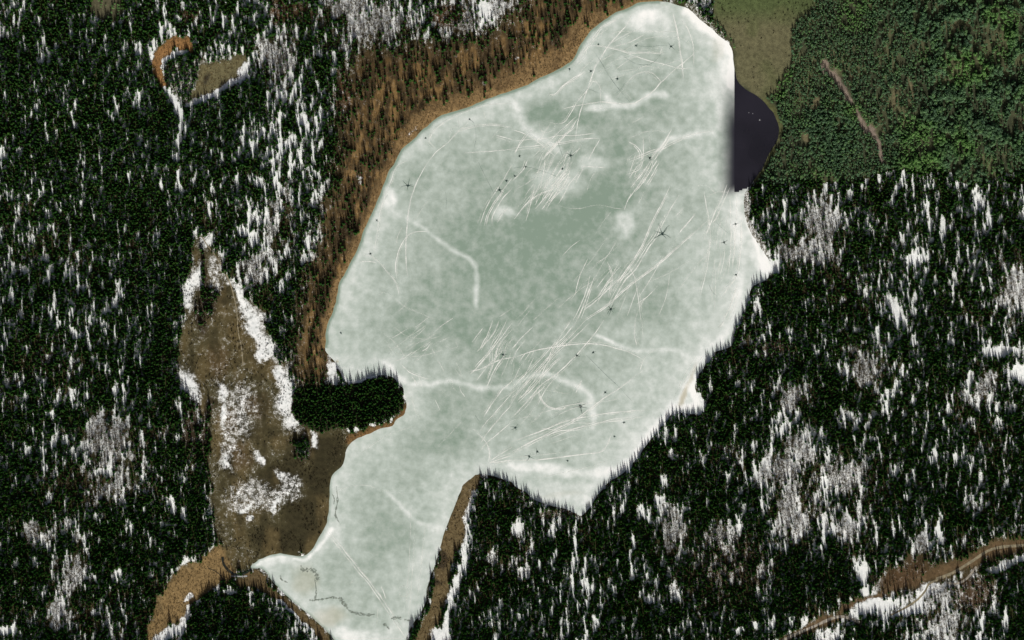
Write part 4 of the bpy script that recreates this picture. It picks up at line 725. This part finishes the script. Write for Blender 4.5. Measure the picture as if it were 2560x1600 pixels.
along('spruce', [(1682,1044),(1655,1076),(1630,1104),(1614,1126),(1596,1152),(1574,1180),(1550,1197),(1526,1212)], 46, 5, SP, 'down the south-east shore', 'spruces on the south-east shore', .75, 1.25, 'top')
along('spruce', [(1524,1213),(1508,1230),(1492,1251),(1474,1282),(1456,1298)], 22, 4, SP, 'down to the pointed south cove', 'spruces on the south-east shore', .7, 1.1, 'top')
along('spruce', [(1436,1291),(1383,1274),(1357,1266),(1333,1256),(1312,1238),(1292,1228),(1270,1211),(1240,1201),(1200,1193)], 46, 5, SP, 'along the south bay shore', 'spruces on the south bay shore', .65, 1.3, 'right')
along('spruce', [(748,972),(800,970),(850,970),(895,966),(930,956),(960,950),(982,955),(998,968),(1006,990)], 46, 6, SP, "on the peninsula's north side", 'spruces on the peninsula', .8, 1.3, 'left')
along('spruce', [(1198,1214),(1186,1250),(1176,1300),(1172,1345),(1170,1400),(1163,1448),(1145,1492),(1134,1540),(1122,1592)], 30, 5, SP, 'beside the snow strip of the south bay', 'spruces beside the south bay', .75, 1.2, 'top')
for i, (x, y) in enumerate([(735,1112),(742,1126),(750,1108),(757,1122),(764,1114),(748,1140),(760,1140),(770,1132),(738,1144)]):
    add_tree('spruce', x, y, random.uniform(.9, 1.2), f'dark spruce, {ordinal(i + 1)} in the small clump standing in the bog', 'spruces in the bog')
WISO = [(1555,18),(1519,38),(1513,30),(1470,66),(1463,58),(1452,20),(1427,62),(1335,190),(1333,110),(1309,146),(1302,160),(1227,222),(1211,243),(1213,228),(1181,230),(1169,224),(1117,252),(1110,262),(907,462),(905,528),(901,520),(886,582),(880,575),(862,624),(862,655),(825,715),(819,700),(820,742),(936,414),(857,522),(873,516),(1065,190),(1100,170)]
for i, (x, y) in enumerate(WISO):
    add_tree('spruce', x, y, random.uniform(1.0, 1.4), f'lone dark spruce in the brown west bank, {ordinal(i + 1)} along from the top', 'lone spruces on the brown west bank')
GT = 'round green tree'
along('green', [(1985,70),(1982,120),(1982,180),(1960,232),(1952,262)], 30, 5, GT, 'on the right edge of the meadow', 'trees round the summer meadow', .8, 1.2, 'top')
along('green', [(1962,290),(1962,330),(1952,368),(1930,402),(1910,436)], 26, 4, GT, 'behind the dark water', 'trees behind the dark water', .8, 1.2, 'top')
along('green', [(2040,160),(2070,190),(2100,228),(2125,275)], 22, 4, GT, 'left of the bare brown gully', 'trees beside the gully', .8, 1.3, 'top')
along('green', [(2080,158),(2112,190),(2135,235),(2165,290),(2190,310)], 24, 4, GT, 'right of the bare brown gully', 'trees beside the gully', .8, 1.3, 'top')
along('green', [(1900,445),(1980,440),(2060,436),(2140,438),(2230,412),(2330,414),(2420,440),(2500,424),(2555,415)], 60, 7, GT, 'along the lower edge of the summer wood', 'trees on the lower edge of the summer wood', .9, 1.5, 'left')
along('green', [(2300,100),(2360,140),(2420,180),(2480,220),(2550,250)], 40, 16, 'broad green tree', 'in a slanting line across the summer wood', 'trees in the summer wood', 1.2, 1.8, 'left')
along('green', [(2240,300),(2320,280),(2400,310),(2480,340),(2550,350)], 40, 16, 'broad green tree', 'across the right of the summer wood', 'trees in the summer wood', 1.2, 1.8, 'left')
along('green', [(2010,60),(2100,40),(2200,30),(2300,25),(2420,30),(2550,20)], 50, 10, GT, 'near the top of the summer wood', 'trees in the summer wood', .9, 1.4, 'left')
LT = 'leafless brown tree'
along('bare', [(1560,8),(1500,30),(1455,70),(1425,120),(1370,150),(1310,178),(1240,205),(1170,232)], 60, 9, LT, 'on the upper north-west bank', 'leafless trees on the west bank', .7, 1.1, 'right')
along('bare', [(1160,238),(1090,262),(1030,300),(990,350),(960,400),(940,450),(915,510)], 60, 9, LT, 'on the middle west bank', 'leafless trees on the west bank', .7, 1.1, 'top')
along('bare', [(905,530),(885,575),(862,630),(838,690),(822,740),(806,790),(800,850)], 50, 8, LT, 'on the lower west bank', 'leafless trees on the west bank', .7, 1.1, 'top')
along('bare', [(2555,1325),(2480,1352),(2420,1375),(2350,1405),(2280,1430),(2220,1455)], 46, 8, LT, 'above the dirt road', 'leafless trees beside the road', .7, 1.1, 'right')
along('bare', [(2540,1400),(2480,1420),(2440,1440),(2400,1475),(2340,1480)], 34, 8, LT, 'below the dirt road', 'leafless trees beside the road', .7, 1.1, 'right')
along('bare', [(905,1090),(860,1110),(840,1150),(815,1180)], 20, 6, LT, "south of the peninsula's neck", 'leafless trees by the bog', .5, .8, 'right')
along('bare', [(1866,500),(1866,530),(1876,562),(1892,594),(1912,626)], 28, 4, LT, 'on the shore below the dark water', 'leafless trees on the east shore', .5, .8, 'top')
taken = np.array(taken)

# ------------------------------------------------------------------ the rest of the woods, uncountable
def scatter(name, px, py, sc, var, meshes, label, cat):
    n = len(px)
    z = height(px, py) - .05
    me = bpy.data.meshes.new(name); me.vertices.add(n)
    me.vertices.foreach_set('co', np.stack([(px - 1280) * S, (800 - py) * S, z], 1).astype(np.float32).ravel())
    at = me.attributes.new('inst_scale', 'FLOAT_VECTOR', 'POINT'); at.data.foreach_set('vector', np.stack([sc * rng.uniform(.85, 1.15, n), sc * rng.uniform(.85, 1.15, n), sc], 1).astype(np.float32).ravel())
    at = me.attributes.new('inst_rot', 'FLOAT_VECTOR', 'POINT'); at.data.foreach_set('vector', np.stack([rng.uniform(-.04, .04, n), rng.uniform(-.04, .04, n), rng.uniform(0, 6.283, n)], 1).astype(np.float32).ravel())
    at = me.attributes.new('inst_idx', 'INT', 'POINT'); at.data.foreach_set('value', var.astype(np.int32))
    col = bpy.data.collections.new(name + '_kinds')
    for i, parts in enumerate(meshes):
        bm = bmesh.new(); mats = []
        for m_ in parts:
            b = len(bm.faces); bm.from_mesh(m_); bm.faces.ensure_lookup_table()
            mt = m_.materials[0]
            if mt not in mats: mats.append(mt)
            for f_ in bm.faces[b:]: f_.material_index = mats.index(mt)
        mm_ = bpy.data.meshes.new(f'{name}_kind_{i:02d}'); bm.to_mesh(mm_); bm.free()
        for mt in mats: mm_.materials.append(mt)
        col.objects.link(bpy.data.objects.new(f'{name}_kind_{i:02d}', mm_))
    ng = bpy.data.node_groups.new(name, 'GeometryNodeTree')
    ng.interface.new_socket('Geometry', in_out='INPUT', socket_type='NodeSocketGeometry'); ng.interface.new_socket('Geometry', in_out='OUTPUT', socket_type='NodeSocketGeometry')
    gi = ng.nodes.new('NodeGroupInput'); go = ng.nodes.new('NodeGroupOutput'); iop = ng.nodes.new('GeometryNodeInstanceOnPoints'); ci = ng.nodes.new('GeometryNodeCollectionInfo')
    ci.inputs['Collection'].default_value = col; ci.inputs['Separate Children'].default_value = True; ci.inputs['Reset Children'].default_value = True
    def na(nm, t):
        q = ng.nodes.new('GeometryNodeInputNamedAttribute'); q.data_type = t; q.inputs['Name'].default_value = nm; return q.outputs['Attribute']
    l = ng.links
    l.new(gi.outputs[0], iop.inputs['Points']); l.new(ci.outputs[0], iop.inputs['Instance']); iop.inputs['Pick Instance'].default_value = True
    l.new(na('inst_idx', 'INT'), iop.inputs['Instance Index']); l.new(na('inst_scale', 'FLOAT_VECTOR'), iop.inputs['Scale'])
    er = ng.nodes.new('FunctionNodeEulerToRotation'); l.new(na('inst_rot', 'FLOAT_VECTOR'), er.inputs[0]); l.new(er.outputs[0], iop.inputs['Rotation'])
    l.new(iop.outputs[0], go.inputs[0])
    o = link(name, me); md = o.modifiers.new('woods', 'NODES'); md.node_group = ng
    tag(o, label, cat, None, 'stuff'); return o
def candidates(sp, x0=-118, x1=2678, y0=-98, y1=1698):
    X, Y = np.meshgrid(np.arange(x0, x1, sp), np.arange(y0, y1, sp)); X = X + ((np.arange(X.shape[0]) % 2) * sp / 2)[:, None]
    X = X + rng.uniform(-.45, .45, X.shape) * sp; Y = Y + rng.uniform(-.45, .45, Y.shape) * sp
    X = X.ravel(); Y = Y.ravel(); k = (X < x1) & (Y < y1); return X[k], Y[k]
px, py = candidates(5.4)
op = sample(OPEN, px, py); op = op + .35 * sstep(.62, .95, op); br = sample(BARE, px, py); gr = sample(GREEN, px, py); sd = sample(SD, px, py)
streak = gaps(px, py)
prob = sstep(op - .22, op + .22, streak); prob[op > 1.2] = 0
prob = np.where(br > .5, np.clip(1.05 - op, 0, 1) * (.12 + 1.05 * streak), prob)
sap = np.where((op < .7) & (gr < .5), .16, 0) * (rng.random(len(px)) < .8)
rn = rng.random(len(px)); ok = (rn < np.maximum(prob, sap)) & (sd > 3.5); young = (rn >= prob)
px, py, br, gr, young = px[ok], py[ok], br[ok], gr[ok], young[ok]
occ = set((int(a // 6), int(b // 6)) for a, b in taken)
okk = np.array([(int(a // 6), int(b // 6)) not in occ for a, b in zip(px, py)]); px, py, br, gr, young = px[okk], py[okk], br[okk], gr[okk], young[okk]
rr = rng.random(len(px)); kind = np.where(gr > .5, 2, np.where(rr < br, 1, 0))
n0 = (kind == 0)
scatter('spruce_forest', px[n0], py[n0], np.clip(rng.normal(.90, .26, n0.sum()), .35, 1.5) * np.where(young[n0], .5, 1), rng.integers(0, 6, n0.sum()), KINDS['spruce'], 'dense dark spruce forest on snowy ground round the frozen lake', 'forest')
bx_, by_ = candidates(4.4)
bk = (rng.random(len(bx_)) < sstep(.35, 1.0, sample(BARE, bx_, by_)) * (.15 + .95 * gaps(bx_, by_))) & (sample(SNOW, bx_, by_) > .4) & (sample(OPEN, bx_, by_) < .3) & (sample(SD, bx_, by_) > 4)
px = np.concatenate([px, bx_[bk]]); py = np.concatenate([py, by_[bk]]); kind = np.concatenate([kind, np.ones(bk.sum(), int)])
n1 = (kind == 1)
scatter('leafless_woods', px[n1], py[n1], np.clip(rng.normal(.8, .18, n1.sum()), .4, 1.2), rng.integers(0, 4, n1.sum()), KINDS['bare'], 'thin grey-brown leafless woods in the clearings and on the west bank', 'woods')
n2 = (kind == 2)
g_sc = .66 + 1.0 * sstep(2130, 2380, px[n2]) * .75 * sstep(.25, .75, vnoise(px[n2], py[n2], 22, 22, 301)) + .35 * blob(px[n2], py[n2], 2080, 340, 90, 90) + rng.uniform(-.12, .25, n2.sum())
scatter('summer_forest', px[n2], py[n2], g_sc, rng.integers(0, 6, n2.sum()), KINDS['green'], 'summer-green mixed forest right of the meadow and dark water', 'forest')
sx, sy = candidates(4.2)
sk = (rng.random(len(sx)) < sample(SHRUB, sx, sy) * .42 * sstep(.35, .7, fbm(sx, sy, 26, 401, 2))) & (sample(SD, sx, sy) > 2.5)
scatter('bog_shrubs', sx[sk], sy[sk], rng.uniform(.5, 1.5, sk.sum()), rng.integers(0, 3, sk.sum()), [(shrub_mesh(500 + i),) for i in range(3)], 'low dark shrubs dotted over the brown bog and meadow', 'shrubs')
tx_, ty_ = candidates(3.2)
tk = (rng.random(len(tx_)) < sample(GRASS, tx_, ty_) * .5) & (sample(SD, tx_, ty_) > 1.5) & (tx_ < 1700)
scatter('dry_grass_tufts', tx_[tk], ty_[tk], rng.uniform(.5, 1.2, tk.sum()), rng.integers(0, 3, tk.sum()), [(shrub_mesh(520 + i, .8, M_REED, 22, .8),) for i in range(3)], 'tawny dry grass tufts along the west bank and meadows', 'grass')
print('trees', n0.sum(), n1.sum(), n2.sum(), 'shrubs', sk.sum(), 'tufts', tk.sum())
